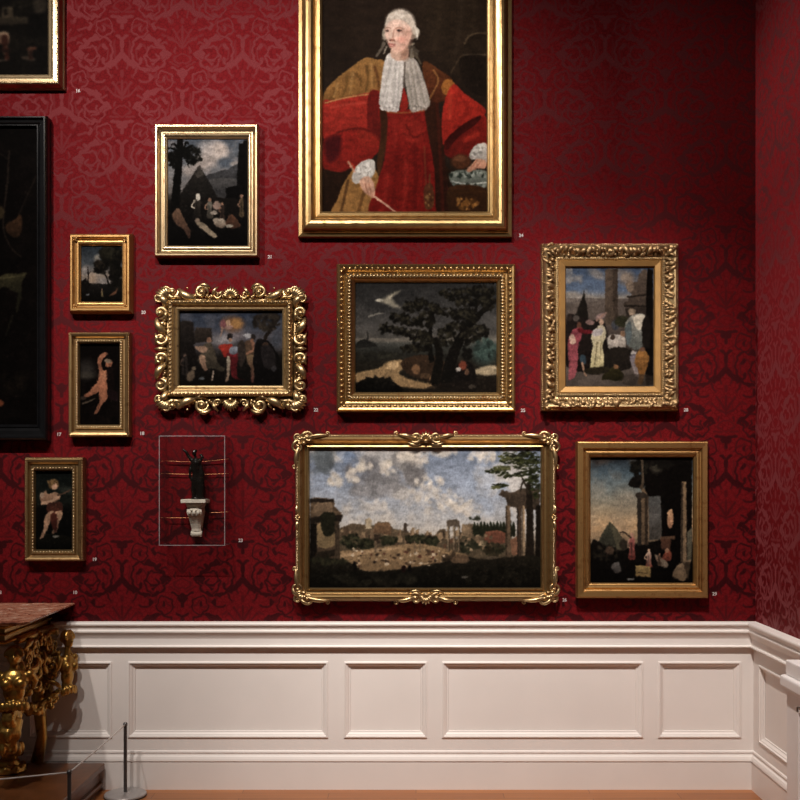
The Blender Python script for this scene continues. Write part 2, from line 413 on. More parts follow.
# ---------------------------------------------------------------- the pictures
def pic_pyramid():
    p = Paint(168, 139, 248, 246, 2.6, (24,20,18)).frm(150, 120, 5.51)
    p.vgrad([(105,(78,88,102)),(250,(120,122,128)),(400,(110,102,98)),(430,(60,54,50))])
    p.lay(np.clip((p.noise(9,3)-.5)*5,0,1)*(p.Y<190)*.6, (150,140,138))
    p.ell(345,180,75,60,(168,156,150),.3,.9).ell(300,235,75,40,(165,150,142),-.3,.9).ell(390,160,40,40,(176,160,150),0,.8).ell(215,280,40,30,(150,138,132),0,.9)
    p.ell(420,235,45,26,(88,98,112),0,.8).ell(470,238,30,12,(160,150,145),-.2,.7)
    p.poly([(300,320),(360,290),(430,270),(500,245),(510,420),(300,430)],(72,72,76),(60,58,58))
    p.poly([(330,330),(400,320),(470,325),(480,370),(360,385)],(96,92,90),(70,68,68),al=.7)
    p.poly([(272,248),(160,420),(140,470),(390,470),(350,380)],(50,45,40),(30,26,23),sm=False)
    p.poly([(272,250),(248,300),(262,320),(300,300)],(82,74,66),sm=False,al=.8)
    p.poly([(492,130),(512,128),(520,112),(540,108),(545,700),(420,600),(420,375),(480,360)],(22,19,18),(16,14,13),sm=False)
    p.poly([(100,440),(220,430),(330,425),(440,430),(540,440),(540,695),(100,695)],(34,28,24),(15,13,12),sm=False)
    p.line([(130,560),(145,400),(158,250),(168,105)],52,(20,17,15),34)
    for a in range(11): 
        t=a*PI*2/11; p.line([(175,190),(175+60*math.cos(t),165+45*math.sin(t)),(175+95*math.cos(t),195+70*math.sin(t))],20,(20,19,16),5)
    p.tree(235,195,52,42,40,13,[(22,21,17),(30,28,22)],4).tree(125,220,30,40,26,12,[(20,18,15)],5)
    p.fig(262,545,140,(72,62,52),(185,170,150),robe2=(30,25,22)).ell(266,425,13,20,(190,180,165))
    p.fig(330,540,110,(120,112,98),robe2=(60,52,44)).ell(370,470,22,24,(150,120,105)).fig(400,545,90,(66,48,40))
    p.poly([(120,520),(160,495),(185,540),(225,620),(215,655),(190,610),(140,570)],(120,84,60),(78,50,38)).ell(152,500,13,14,(110,78,58))
    p.poly([(250,555),(300,570),(330,600),(372,640),(350,650),(310,620),(270,590)],(128,110,88),(150,130,104)).ell(262,555,14,12,(120,100,84))
    p.poly([(350,545),(400,545),(425,575),(400,598),(360,580)],(170,152,132),(110,90,74)).ell(355,512,20,12,(150,135,120))
    p.poly([(420,560),(450,520),(490,560),(500,590),(440,600)],(120,72,48),(70,42,30)).ell(440,585,22,9,(150,138,120)).fig(507,530,120,(96,76,50),w=.2)
    return p
def pic_clearing():
    p = Paint(81, 245.5, 123, 302, 3, (25,22,18)).frm(60, 228, 8.51)
    p.vgrad([(152,(42,52,62)),(300,(72,78,84)),(400,(138,122,108)),(470,(118,106,98)),(490,(40,36,32)),(628,(16,14,12))])
    p.ell(318,255,26,34,(120,114,104),.3,.9).ell(270,430,40,46,(150,126,104),0,.9).ell(215,360,30,40,(128,120,116),0,.9).ell(390,450,60,26,(128,118,112),0,.7)
    p.poly([(182,465),(260,470),(430,478),(530,470),(530,630),(182,630)],(36,32,28),(14,12,10))
    p.tree(440,230,95,90,90,26,[(26,24,18),(34,30,20),(20,18,14)],2,[(48,44,30)]).tree(345,330,55,60,60,20,[(30,26,20),(22,19,15)],3,[(52,42,30)]).tree(490,400,50,130,70,26,[(22,19,15),(28,24,18)],6)
    p.line([(235,480),(240,400),(232,330)],14,(28,22,20),6).line([(238,400),(260,370)],7,(28,22,20),3).tree(215,480,30,40,30,14,[(24,20,17)],8)
    p.line([(420,500),(400,420),(360,340)],16,(30,24,18),8)
    p.fig(360,585,70,(128,108,66),w=.22).poly([(420,580),(470,540),(490,510),(480,560)],(110,66,42)).ell(235,570,18,8,(96,98,100))
    return p
def pic_putto_arm():
    p = Paint(80.2, 343.8, 119.8, 424.7, 3, (18,12,10)).frm(60, 326, 6.9)
    p.lay(np.clip((p.noise(10,2)-.45)*3,0,1)*.5, (34,22,18))
    p.ell(185,300,50,60,(66,60,54),0,1.2,al=.8).ell(190,340,60,22,(84,76,62),0,1,al=.5)
    sk=(168,98,66); sh=(104,56,38)
    p.poly([(272,315),(262,270),(258,225),(285,192),(322,182),(318,205),(290,228),(286,270),(300,310)],sk,(140,80,54)).ell(312,190,14,11,sk)
    p.poly([(275,310),(320,305),(332,340),(322,390),(330,430),(300,455),(255,440),(250,400),(265,360)],(176,106,70),(160,88,58)).ell(308,350,16,22,(196,126,86),al=.5)
    p.ell(337,258,24,26,sk,.3).ell(330,240,24,14,(132,108,86),.2).ell(345,265,10,8,sh,al=.6)
    p.poly([(255,395),(232,412),(200,450),(165,478),(160,492),(200,488),(250,462),(275,440)],(172,100,66),(130,72,48)).ell(160,498,22,14,(66,48,38))
    p.poly([(275,440),(320,440),(332,475),(318,515),(290,540),(262,595),(240,612),(238,596),(262,545),(272,510),(268,470)],(168,96,62),(128,74,50)).line([(272,480),(276,530),(258,580)],10,sh,4,al=.6)
    p.poly([(322,300),(365,290),(372,430),(335,450)],(30,16,14),al=.7).line([(158,535),(220,510),(240,500)],14,(104,86,66),6,al=.8).poly([(330,440),(400,460),(390,520),(335,490)],(36,20,22))
    return p
def pic_putto_bow():
    p = Paint(36, 470.7, 72.4, 549.5, 3, (16,18,15)).frm(20, 450, 6.667)
    p.vgrad([(140,(18,24,22)),(330,(30,34,28)),(400,(18,16,14)),(662,(12,14,12))])
    p.ell(310,265,50,22,(48,52,44),.2,1.1).poly([(110,590),(170,560),(300,570),(348,600),(348,662),(108,662)],(28,26,18),(12,12,10))
    sk=(158,116,86)
    p.ell(222,226,36,34,(112,80,44)).ell(230,240,20,24,(176,130,98)).dabs(215,212,30,20,20,8,[(128,92,50),(92,64,34)],2)
    p.poly([(185,290),(170,270),(140,295),(130,325),(150,350),(200,355),(260,330),(270,300),(240,280),(210,285)],sk,(130,90,66))
    p.line([(150,352),(200,345),(258,308)],26,(176,132,100),20).ell(145,300,14,20,(150,120,96)).line([(255,300),(310,280),(340,262)],14,(84,58,42),8)
    p.poly([(180,360),(270,345),(285,400),(250,430),(190,425)],(74,38,28),(90,40,28))
    p.poly([(185,415),(225,410),(205,470),(185,520),(160,570),(135,592),(135,575),(155,520),(160,465)],sk,(150,108,80))
    p.poly([(235,410),(275,405),(284,440),(262,480),(250,530),(222,560),(215,545),(230,490),(228,450)],(168,124,92),(110,76,56)).poly([(205,430),(240,425),(250,500),(235,545),(210,500)],(102,42,30),(70,28,22)).ell(238,575,22,8,(96,92,84))
    return p
def pic_heroes():
    p = Paint(180, 311, 282.4, 386, 2.6, (28,24,20)).frm(175, 300, 6.957)
    p.vgrad([(80,(44,54,74)),(180,(62,70,88)),(260,(88,84,92)),(330,(70,64,66)),(400,(34,29,25)),(600,(20,17,14))])
    p.lay(np.clip((p.noise(12,5)-.5)*4,0,1)*(p.Y<338)*.45, (104,100,106))
    p.poly([(30,150),(70,140),(130,150),(140,310),(30,330)],(46,38,34),(34,28,25),sm=False).poly([(135,215),(150,190),(255,195),(262,290),(135,300)],(62,50,42),(44,36,30),sm=False)
    p.ell(345,275,75,38,(134,128,130),-.1,.9).ell(420,235,60,40,(112,102,106),0,1).ell(400,165,72,50,(134,86,50),0,.9).ell(430,160,40,34,(164,112,56),0,.8).ell(335,165,22,30,(128,72,74)).ell(372,160,16,24,(170,130,100)).line([(330,190),(325,220),(318,250)],14,(140,104,86),8).ell(375,190,30,16,(150,112,98))
    p.line([(705,110),(680,190),(640,240),(620,290)],36,(44,34,28),20).tree(640,150,90,60,50,20,[(50,42,36),(62,52,42),(40,33,28)],3).ell(705,280,40,60,(74,78,90),0,1)
    p.poly([(30,320),(80,300),(140,340),(160,600),(30,600)],(32,26,23),(22,18,15)).fig(70,520,150,(48,40,36),(80,60,50))
    p.poly([(205,310),(250,300),(275,350),(300,440),(350,480),(330,500),(270,480),(200,470),(160,420),(190,360)],(84,72,56),(60,52,40)).ell(236,278,17,20,(132,90,68)).poly([(140,325),(200,320),(230,340),(200,370),(150,345)],(138,104,82)).poly([(170,390),(205,390),(215,450),(225,490),(200,490),(175,440)],(164,124,96),(120,86,66)).line([(265,500),(258,560)],14,(150,128,110),9)
    p.ell(110,530,28,40,(98,80,62),.4).ell(132,480,16,13,(110,92,72)).ell(185,550,22,10,(80,84,88))
    p.poly([(305,320),(370,305),(400,310),(395,350),(350,400),(330,370)],(184,44,28),(150,28,22)).poly([(360,380),(395,360),(440,370),(430,480),(440,545),(480,560),(400,545),(385,470)],(126,26,32),(92,20,24)).poly([(385,330),(430,325),(445,355),(420,380),(380,370)],(122,128,142),(96,98,108)).ell(382,252,20,24,(44,38,38)).ell(386,278,11,13,(150,110,88)).poly([(360,400),(382,400),(385,470),(370,560),(350,570),(362,500)],(150,138,116),(120,92,72))
    p.ell(510,248,36,16,(150,148,152),.1).ell(545,258,18,20,(52,44,42)).poly([(490,290),(545,280),(555,350),(540,410),(500,400),(480,340)],(106,74,54),(84,64,44)).line([(535,280),(548,340),(500,375)],22,(142,92,66),14).poly([(500,390),(550,390),(552,470),(548,570),(530,572),(528,480),(505,440)],(122,96,64),(86,46,40)).poly([(440,300),(480,290),(490,400),(460,470),(440,400)],(60,48,42))
    p.poly([(560,300),(640,280),(700,350),(740,440),(740,600),(570,590)],(30,26,25),(20,17,16)).ell(630,310,22,18,(78,54,42)).poly([(600,330),(660,320),(700,400),(690,480),(620,460)],(44,38,38)).ell(690,480,18,22,(58,54,56)).ell(555,430,14,40,(26,22,22))
    return p
def pic_storm():
    p = Paint(355, 282, 496.8, 392.6, 2.3, (40,36,28)).frm(320, 250, 3.81)
    p.vgrad([(125,(48,47,46)),(200,(60,58,56)),(300,(84,80,76)),(345,(108,100,88)),(356,(72,72,66)),(380,(50,50,44)),(430,(42,37,28)),(542,(30,24,17))])
    p.lay(np.clip((p.noise(16,4,sx=.5)-.45)*4,0,1)*(p.Y<338)*.4, (40,40,40))
    p.poly([(305,152),(275,178),(285,198),(310,220),(280,218),(255,205),(220,192),(245,182),(262,170)],(158,148,122),(124,116,100),soft=3).line([(185,252),(215,243),(240,240)],9,(126,120,108),3,al=.8).ell(225,190,16,6,(160,152,134))
    p.line([(155,350),(178,345),(200,360)],10,(46,44,40)).line([(180,352),(179,308)],7,(44,42,38),3).poly([(140,352),(165,340),(185,345),(215,365),(140,372)],(40,39,35))
    p.tree(170,405,40,14,30,10,[(36,34,28),(44,42,33)],3).tree(240,400,60,12,30,9,[(38,36,29),(48,46,36)],7)
    p.poly([(137,470),(220,452),(260,425),(310,420),(330,440),(300,470),(350,495),(440,515),(420,530),(300,520),(240,490),(137,505)],(152,118,74),(128,96,58),soft=2)
    p.poly([(250,450),(275,425),(300,430),(285,455)],(176,140,92)).poly([(310,425),(380,400),(470,420),(480,520),(400,500),(330,470)],(66,44,28),(50,34,22)).ell(440,490,24,14,(150,104,62)).ell(365,455,16,20,(120,80,48)).ell(400,480,20,10,(84,58,36))
    dk=[(26,23,17),(34,30,21),(22,19,15)]; hi=[(60,54,38)]
    p.line([(425,420),(418,340),(430,240),(440,205)],20,(22,19,15),8).line([(485,500),(500,420),(540,330),(590,265),(665,190)],52,(24,20,16),16).line([(440,500),(455,400),(440,340)],40,(24,20,15),20).line([(560,300),(600,210),(610,170)],14,(24,20,16),6)
    for i,(x,y,rx,ry) in enumerate([(255,295,32,18),(300,255,34,18),(300,305,30,14),(350,215,34,22),(385,200,26,18),(430,225,26,22),(360,320,46,22),(400,265,36,30),(350,270,40,22),(520,165,60,22),(490,235,36,16),(560,195,44,20),(610,160,56,24),(560,250,56,26),(530,290,48,16),(600,310,44,26),(640,200,34,30),(400,350,44,34),(350,375,40,20),(570,330,40,22),(480,330,34,40)]):
        p.tree(x,y,rx,ry,int(rx*ry/26),9,dk,i+11,hi)
    p.poly([(140,540),(145,505),(180,490),(240,490),(290,510),(310,542)],(20,17,13),(14,12,10)).tree(220,505,70,18,40,9,[(20,18,14),(28,24,18)],4)
    p.ell(630,390,46,44,(52,72,66),0,.9).tree(630,375,44,36,50,9,[(46,64,58),(60,80,72),(40,54,48)],5).poly([(590,460),(620,445),(670,440),(672,475),(600,475)],(140,122,92),soft=2)
    p.tree(560,400,14,50,30,9,[(24,21,17)],9).poly([(520,440),(575,430),(600,500),(590,540),(520,530)],(26,21,18)).ell(545,440,15,18,(128,54,34)).ell(528,455,10,8,(150,140,130)).ell(560,465,8,12,(96,64,44)).ell(580,522,14,8,(150,134,110)).poly([(440,515),(672,490),(672,545),(400,545)],(34,26,20),al=.7)
    return p
def pic_sacrifice():
    p = Paint(565.4, 267.2, 653.8, 386.5, 2.5, (60,50,42)).frm(555, 255, 5.714)
    p.vgrad([(78,(76,98,132)),(200,(96,116,146)),(245,(150,140,128)),(250,(112,98,88)),(400,(104,88,78)),(560,(70,58,50)),(640,(104,90,80)),(745,(96,82,72))])
    p.lay(np.clip((p.noise(9,3)-.5)*5,0,1)*(p.Y<298)*.7, (158,146,134)); p.ell(90,230,50,22,(156,146,136),0,.9).ell(240,110,50,24,(132,128,128),.4,.9).ell(410,130,50,40,(152,134,118),.5,.9).poly([(62,246),(230,245),(250,262),(62,280)],(122,108,98),sm=False)
    p.poly([(286,78),(358,78),(360,400),(284,400)],(104,84,68),(96,78,62),sm=False).poly([(330,78),(358,78),(360,400),(335,400)],(78,62,50),sm=False,al=.8)
    p.poly([(405,300),(395,270),(420,262),(420,240),(440,225),(415,200),(405,165),(440,150),(470,150),(480,110),(500,85),(530,100),(535,300)],(116,96,80),(86,70,58)).ell(430,175,22,34,(140,118,98)).line([(415,238),(520,228)],10,(60,48,40)).line([(400,290),(540,292)],12,(56,46,38)).poly([(530,78),(562,78),(562,745),(520,745),(515,400)],(30,24,20),sm=False).poly([(400,305),(520,300),(520,420),(420,420)],(66,54,46),sm=False)
    p.line([(165,205),(167,380)],5,(40,34,30)).poly([(165,215),(112,350),(105,385),(190,385),(185,300)],(44,37,31),sm=False)
    p.poly([(65,360),(120,345),(200,370),(290,400),(290,640),(65,640)],(50,38,34),(40,30,26)).ell(80,360,16,18,(70,54,46)).ell(120,360,20,16,(96,84,76))
    p.poly([(110,420),(150,415),(150,470),(130,520),(130,600),(115,690),(75,712),(80,640),(72,560),(75,480)],(164,62,74),(176,80,88)).ell(138,400,14,18,(120,70,52)).line([(140,430),(180,440),(215,442)],26,(132,28,36),16).poly([(80,470),(100,450),(120,500),(90,510)],(190,150,128)).poly([(140,580),(170,575),(175,620),(150,625)],(58,78,92)).line([(155,620),(165,660),(175,690)],13,(176,130,100),8)
    p.ell(200,385,26,16,(150,112,104)).ell(262,350,30,16,(148,118,112),-.4).line([(240,372),(290,330)],12,(160,118,100),6)
    p.poly([(225,430),(260,400),(290,420),(290,470),(270,520),(285,600),(270,640),(205,650),(205,590),(215,520),(205,470)],(190,176,146),(196,180,120)).ell(264,384,15,18,(190,150,120)).poly([(215,430),(270,420),(265,455),(220,465)],(176,166,164)).line([(240,500),(225,630)],9,(140,124,84),5).line([(262,500),(255,620)],7,(150,134,92),4)
    p.poly([(300,470),(340,455),(400,470),(400,560),(370,540),(340,560),(305,530)],(196,184,170),(140,128,116)).poly([(300,540),(430,540),(430,650),(290,650)],(54,45,37),(44,36,30)).ell(345,400,24,28,(74,76,84)).ell(385,380,44,34,(60,58,38)).ell(330,470,14,14,(84,64,50)).ell(390,450,18,16,(150,110,80))
    p.poly([(400,400),(440,345),(500,335),(530,370),(520,420),(500,520),(470,540),(430,530),(410,480)],(150,146,134),(98,104,98)).poly([(450,350),(510,345),(525,390),(480,430),(455,400)],(206,194,170)).ell(440,325,22,20,(160,134,108)).poly([(400,420),(430,380),(440,460),(415,520)],(96,108,110)).poly([(500,380),(540,360),(545,520),(505,520)],(44,36,30))
    p.ell(450,560,16,14,(176,166,160)).poly([(430,580),(460,570),(470,640),(480,700),(460,690),(440,640)],(120,112,124),(170,150,140)).poly([(470,560),(500,535),(535,570),(535,620),(510,690),(500,738),(475,735),(480,680),(455,610)],(168,108,44),(140,84,32)).ell(500,540,16,14,(130,86,60))
    p.poly([(265,715),(290,670),(340,640),(385,670),(390,715),(340,720),(300,712)],(66,58,28),(46,40,20)).ell(348,640,16,14,(140,92,56)).poly([(175,650),(300,640),(300,670),(240,685),(180,680)],(62,52,34),(50,42,30)).poly([(400,690),(560,690),(560,745),(400,745)],(70,58,48),al=.6)
    return p
def pic_ruins_dusk():
    p = Paint(590.2, 457.2, 692.9, 582.7, 2.4, (22,18,15)).frm(585, 450, 5.714)
    p.vgrad([(48,(38,46,54)),(130,(74,94,106)),(230,(108,116,112)),(330,(146,130,102)),(440,(184,142,94)),(520,(128,104,76)),(580,(40,33,26)),(752,(20,16,13))])
    p.lay(np.clip((p.noise(14,6)-.5)*4,0,1)*(p.Y<535)*(p.X<642)*.35, (132,116,96)); p.ell(230,290,60,70,(134,122,102),0,1.2,al=.6).poly([(38,48),(170,50),(60,90)],(66,48,38),soft=6,al=.7)
    p.poly([(140,408),(120,440),(95,480),(62,560),(240,570),(215,510),(180,450)],(74,74,56),(56,54,42),sm=False).poly([(140,408),(180,450),(240,570),(180,570)],(92,84,60),sm=False,al=.7)
    p.poly([(38,530),(80,525),(120,560),(160,590),(250,560),(330,530),(612,520),(612,755),(38,755)],(26,21,17),(16,13,11)).tree(120,590,70,40,40,14,[(40,34,25),(24,20,16),(54,46,34)],4)
    p.poly([(340,48),(612,48),(612,755),(430,755),(430,540),(345,260),(335,150)],(22,17,14),(17,13,11),sm=False)
    p.poly([(362,265),(432,262),(440,510),(365,515)],(86,86,84),(72,66,58),sm=False).ell(395,380,30,50,(100,96,92),.5,1.1,al=.6).poly([(375,80),(410,70),(450,90),(420,130),(380,120)],(62,56,44),soft=4)
    p.poly([(296,250),(325,250),(325,545),(300,545)],(52,44,36),sm=False).poly([(322,190),(362,260),(362,540),(322,540)],(112,88,62),(96,74,52),sm=False).line([(350,265),(350,540)],16,(52,40,30),al=.8).poly([(290,250),(330,240),(365,265),(300,275)],(60,50,40)).poly([(248,190),(280,150),(330,145),(345,200),(320,215),(262,210)],(26,21,18)).tree(310,105,45,55,50,15,[(26,23,18),(36,32,24),(20,17,14)],6).tree(440,80,60,30,30,14,[(28,24,19)],7).line([(322,215),(330,180),(325,48)],18,(86,70,52),12)
    p.poly([(552,180),(580,180),(582,640),(548,640)],(138,108,74),(124,98,70),sm=False).line([(556,190),(556,640)],9,(62,48,36)).poly([(585,470),(612,440),(612,630),(585,640)],(96,90,72),(84,78,60),sm=False)
    p.poly([(475,350),(500,340),(506,400),(495,445),(475,440),(470,390)],(196,146,100),(150,100,70)).poly([(430,495),(515,490),(515,510),(430,512)],(96,66,46),sm=False).poly([(432,510),(490,510),(490,570),(435,570)],(104,62,42),(74,46,34),sm=False)
    p.fig(268,622,150,(160,86,78),(170,120,96),robe2=(110,44,36),w=.24).line([(262,500),(220,470),(200,470)],8,(60,46,34))
    p.fig(365,670,105,(170,140,120),(180,140,110),robe2=(120,52,38)).poly([(440,620),(470,570),(495,590),(490,630),(450,640)],(150,70,46),(100,44,32)).ell(470,575,12,13,(150,104,76)).poly([(400,600),(430,610),(475,650),(460,675),(420,650)],(112,94,76)).fig(425,660,70,(84,64,48))
    p.poly([(288,658),(375,665),(375,728),(290,722)],(150,122,66),(120,92,50),sm=False).line([(300,700),(360,705)],6,(80,60,34)).poly([(500,715),(530,660),(590,630),(605,640),(575,745),(520,735)],(128,104,76),(106,84,60)).poly([(560,640),(605,640),(590,740)],(74,58,42))
    p.poly([(150,660),(190,640),(205,690),(180,705),(160,690)],(96,90,86),(60,54,50)).ell(140,575,26,24,(84,62,46)).ell(220,540,24,30,(56,46,36)).ell(260,738,22,7,(110,108,104))
    return p
def pic_forum():
    p = Paint(309.4, 448, 540.6, 587.8, 2.2, (40,34,26)).frm(280, 420, 2.7586)
    p.vgrad([(78,(112,126,150)),(180,(140,152,172)),(260,(162,164,168)),(310,(180,172,162)),(340,(120,104,84)),(380,(78,64,46)),(410,(44,38,27)),(462,(24,21,16))])
    y=p.Y<532
    n=p.noise(34,2,5)+.25*(p.noise(9,8)-.5); hh=np.clip((535-p.Y)/85,0,1)
    p.lay(np.clip((n-.5)*7,0,1)*y*.75, (188,178,166),.1,8)
    for x,y0,rx,ry,c in [(230,140,62,46,(112,110,114)),(285,175,60,30,(120,118,120)),(120,110,36,40,(98,106,112)),(345,115,40,30,(122,118,116)),(250,195,70,16,(136,134,136)),(370,150,26,34,(116,112,112))]:
        p.dabs(x,y0,rx*.8,ry*.8,46,14,[c,tuple(v*1.1 for v in c),tuple(v*.93 for v in c)],x,.7,al=.4)
    for x,y0,rx,ry in [(300,130,22,18),(232,125,22,14),(380,105,24,20),(420,200,60,24),(470,225,60,22),(200,155,16,22),(410,170,40,18),(150,165,16,18),(520,245,40,16),(345,100,20,12),(440,85,50,10),(560,100,40,14)]:
        p.dabs(x,y0,rx,ry,22,9,[(196,186,172),(186,174,160),(204,190,170)],x+1,.7,al=.45)
    p.dabs(560,190,50,60,30,20,[(146,160,182)],5,al=.25).dabs(190,110,24,20,16,12,[(112,132,164)],6,al=.4)
    # far town, hill and trees
    p.poly([(160,345),(160,300),(200,285),(235,290),(235,275),(245,270),(252,292),(262,288),(270,280),(300,282),(312,300),(340,305),(342,285),(349,285),(350,308),(400,322),(430,318),(440,302),(458,300),(460,328),(500,328),(502,305),(520,285),(545,290),(640,300),(640,380),(160,380)],(108,86,62),(92,76,54),sm=False)
    R=random.Random(4)
    for i in range(90):
        x=165+R.random()*340; w=5+R.random()*10; yb=318+R.random()*38; h=6+R.random()*18; c=R.choice([(126,98,70),(92,70,50),(148,118,84),(72,56,42),(110,74,52)])
        p.poly([(x,yb),(x,yb-h),(x+w,yb-h-R.random()*3),(x+w,yb)],c,sm=False,soft=.8)
    p.poly([(235,300),(236,275),(245,268),(252,278),(252,300)],(168,148,116),sm=False).poly([(258,310),(262,285),(300,283),(308,300),(305,318)],(138,100,66),(104,74,50),sm=False).poly([(342,308),(342,285),(349,285),(350,310)],(74,60,50),sm=False)
    for x,y0,rx,ry in [(205,335,40,18),(240,345,20,14),(300,332,22,12),(375,330,36,12),(420,335,18,10),(520,345,30,18),(590,355,34,16)]:
        p.tree(x,y0,rx,ry,int(rx*1.6),6,[(44,46,28),(54,54,34),(36,36,24)],x,[(72,70,44)])
    p.poly([(160,365),(230,358),(330,345),(390,342),(480,362),(520,380),(430,395),(330,412),(240,418),(185,400)],(146,114,76),(128,98,64))
    p.poly([(160,372),(250,360),(330,350),(325,356),(240,368),(165,380)],(170,134,92))
    for i in range(80):
        x=200+R.random()*260; yy=356+R.random()*48; p.ell(x,yy,2+R.random()*5,2+R.random()*3,R.choice([(88,64,44),(168,138,100),(70,52,40),(184,160,128),(104,60,44)]),soft=.5)
    for x in (262,264,372,386): p.line([(x,365),(x,335)],3,(120,96,70))
    for i in range(13): p.poly([(x:=534+i*9,320),(x-1,295),(x+3,276+R.random()*8),(x+8,295),(x+8,320)],(44,48,30),(38,40,26),soft=.8)
    p.tree(535,272,14,4,10,5,[(60,62,44)],3).poly([(500,320),(503,288),(525,286),(530,325)],(134,108,78),sm=False).poly([(565,340),(566,308),(600,304),(622,312),(622,340)],(140,78,54),(112,62,44),sm=False)
    for i in range(30):
        x=490+R.random()*90; yy=322+R.random()*40; p.poly([(x,yy),(x,yy-8),(x+10,yy-9),(x+10,yy)],R.choice([(150,124,92),(112,90,64),(92,80,56),(134,104,74)]),sm=False,soft=.8)
    p.tree(520,350,22,20,26,6,[(44,46,30),(56,54,36)],3).tree(590,360,30,18,30,6,[(62,52,34),(48,44,28)],4)
    for x in (462,478,491): p.poly([(x,362),(x,292),(x+5,292),(x+5,362)],(150,128,98),(128,104,76),sm=False).line([(x+5,294),(x+5,362)],2,(70,56,42))
    p.poly([(460,294),(461,278),(470,274),(486,274),(495,279),(496,294)],(98,82,66),sm=False)
    # left ruin
    p.poly([(82,216),(100,213),(148,218),(150,238),(168,255),(172,268),(162,275),(164,392),(82,398)],(104,80,56),(84,64,46),sm=False)
    p.poly([(92,240),(112,225),(140,228),(142,262),(100,268)],(142,112,82),(108,84,60)).poly([(82,216),(148,218),(148,226),(82,228)],(48,38,30),sm=False).poly([(82,268),(172,262),(168,280),(82,285)],(46,36,28),sm=False).poly([(102,290),(150,288),(150,345),(105,350)],(150,120,78),(120,96,62)).poly([(112,262),(150,258),(150,310),(120,318)],(42,40,26)).poly([(82,285),(100,285),(102,395),(82,395)],(30,24,19),sm=False).poly([(150,280),(163,280),(164,390),(152,390)],(74,58,42),sm=False).poly([(98,365),(150,358),(150,375),(98,382)],(52,42,30),sm=False)
    # right temple and tree
    p.poly([(605,205),(612,192),(640,200),(668,188),(718,190),(718,250),(630,238),(622,215)],(86,68,52),(66,52,40),sm=False)
    for x0,x1,c in ((623,637,(118,92,66)),(654,668,(84,64,48)),(668,677,(176,142,104))): p.poly([(x0,380),(x0+1,236),(x1-1,236),(x1,380)],c,tuple(v*.85 for v in c),sm=False).line([(x0+2,240),(x0+2,378)],3,tuple(v*.55 for v in c))
    p.poly([(636,330),(655,322),(655,372),(640,375)],(132,86,60),sm=False).line([(690,390),(690,260),(686,180)],24,(44,34,26),14).line([(686,200),(672,165),(665,150)],6,(60,50,36),3).line([(664,196),(672,170),(700,160)],5,(56,46,34),3).line([(712,390),(714,240)],14,(34,26,20))
    G=[(52,58,26),(40,44,22),(66,70,34),(34,36,20)]; g2=[(86,88,44)]
    for x,y,rx,ry,n,c in ((598,140,30,7,40,G),(612,132,22,8,26,g2),(606,180,22,5,22,G),(596,186,10,4,10,g2),(625,152,20,7,22,G),(640,112,30,10,44,G),(622,104,20,6,18,g2),(650,94,30,9,34,G),(668,120,26,14,46,G),(690,104,26,20,70,G),(704,134,16,30,60,G),(682,142,18,10,24,G),(702,186,14,34,50,G),(660,150,16,6,14,G),(694,166,14,9,18,G)):
        p.dabs(x,y,rx,ry,n,5,c,x,.38,ang=-.1)
    # dark foreground
    p.poly([(82,385),(130,380),(190,392),(240,420),(330,415),(430,398),(500,375),(560,385),(640,378),(718,380),(718,464),(82,464)],(44,38,27),(20,18,14))
    p.tree(130,390,50,8,30,8,[(58,54,34),(44,42,28)],8).tree(480,385,26,14,24,8,[(70,54,38),(46,38,28)],9).poly([(470,392),(490,372),(520,378),(515,395)],(104,78,54)).poly([(200,400),(204,390),(212,405),(208,418)],(24,20,18)).poly([(335,418),(338,402),(346,404),(346,420)],(44,24,20)).poly([(352,418),(355,402),(362,404),(362,420)],(26,22,20)).tree(600,430,90,20,40,12,[(26,23,17),(36,32,23)],10).tree(250,440,130,14,50,12,[(30,27,20),(40,36,26)],12)
    p.ell(585,380,18,4,(96,80,60)).ell(510,434,9,3,(90,84,74))
    return p
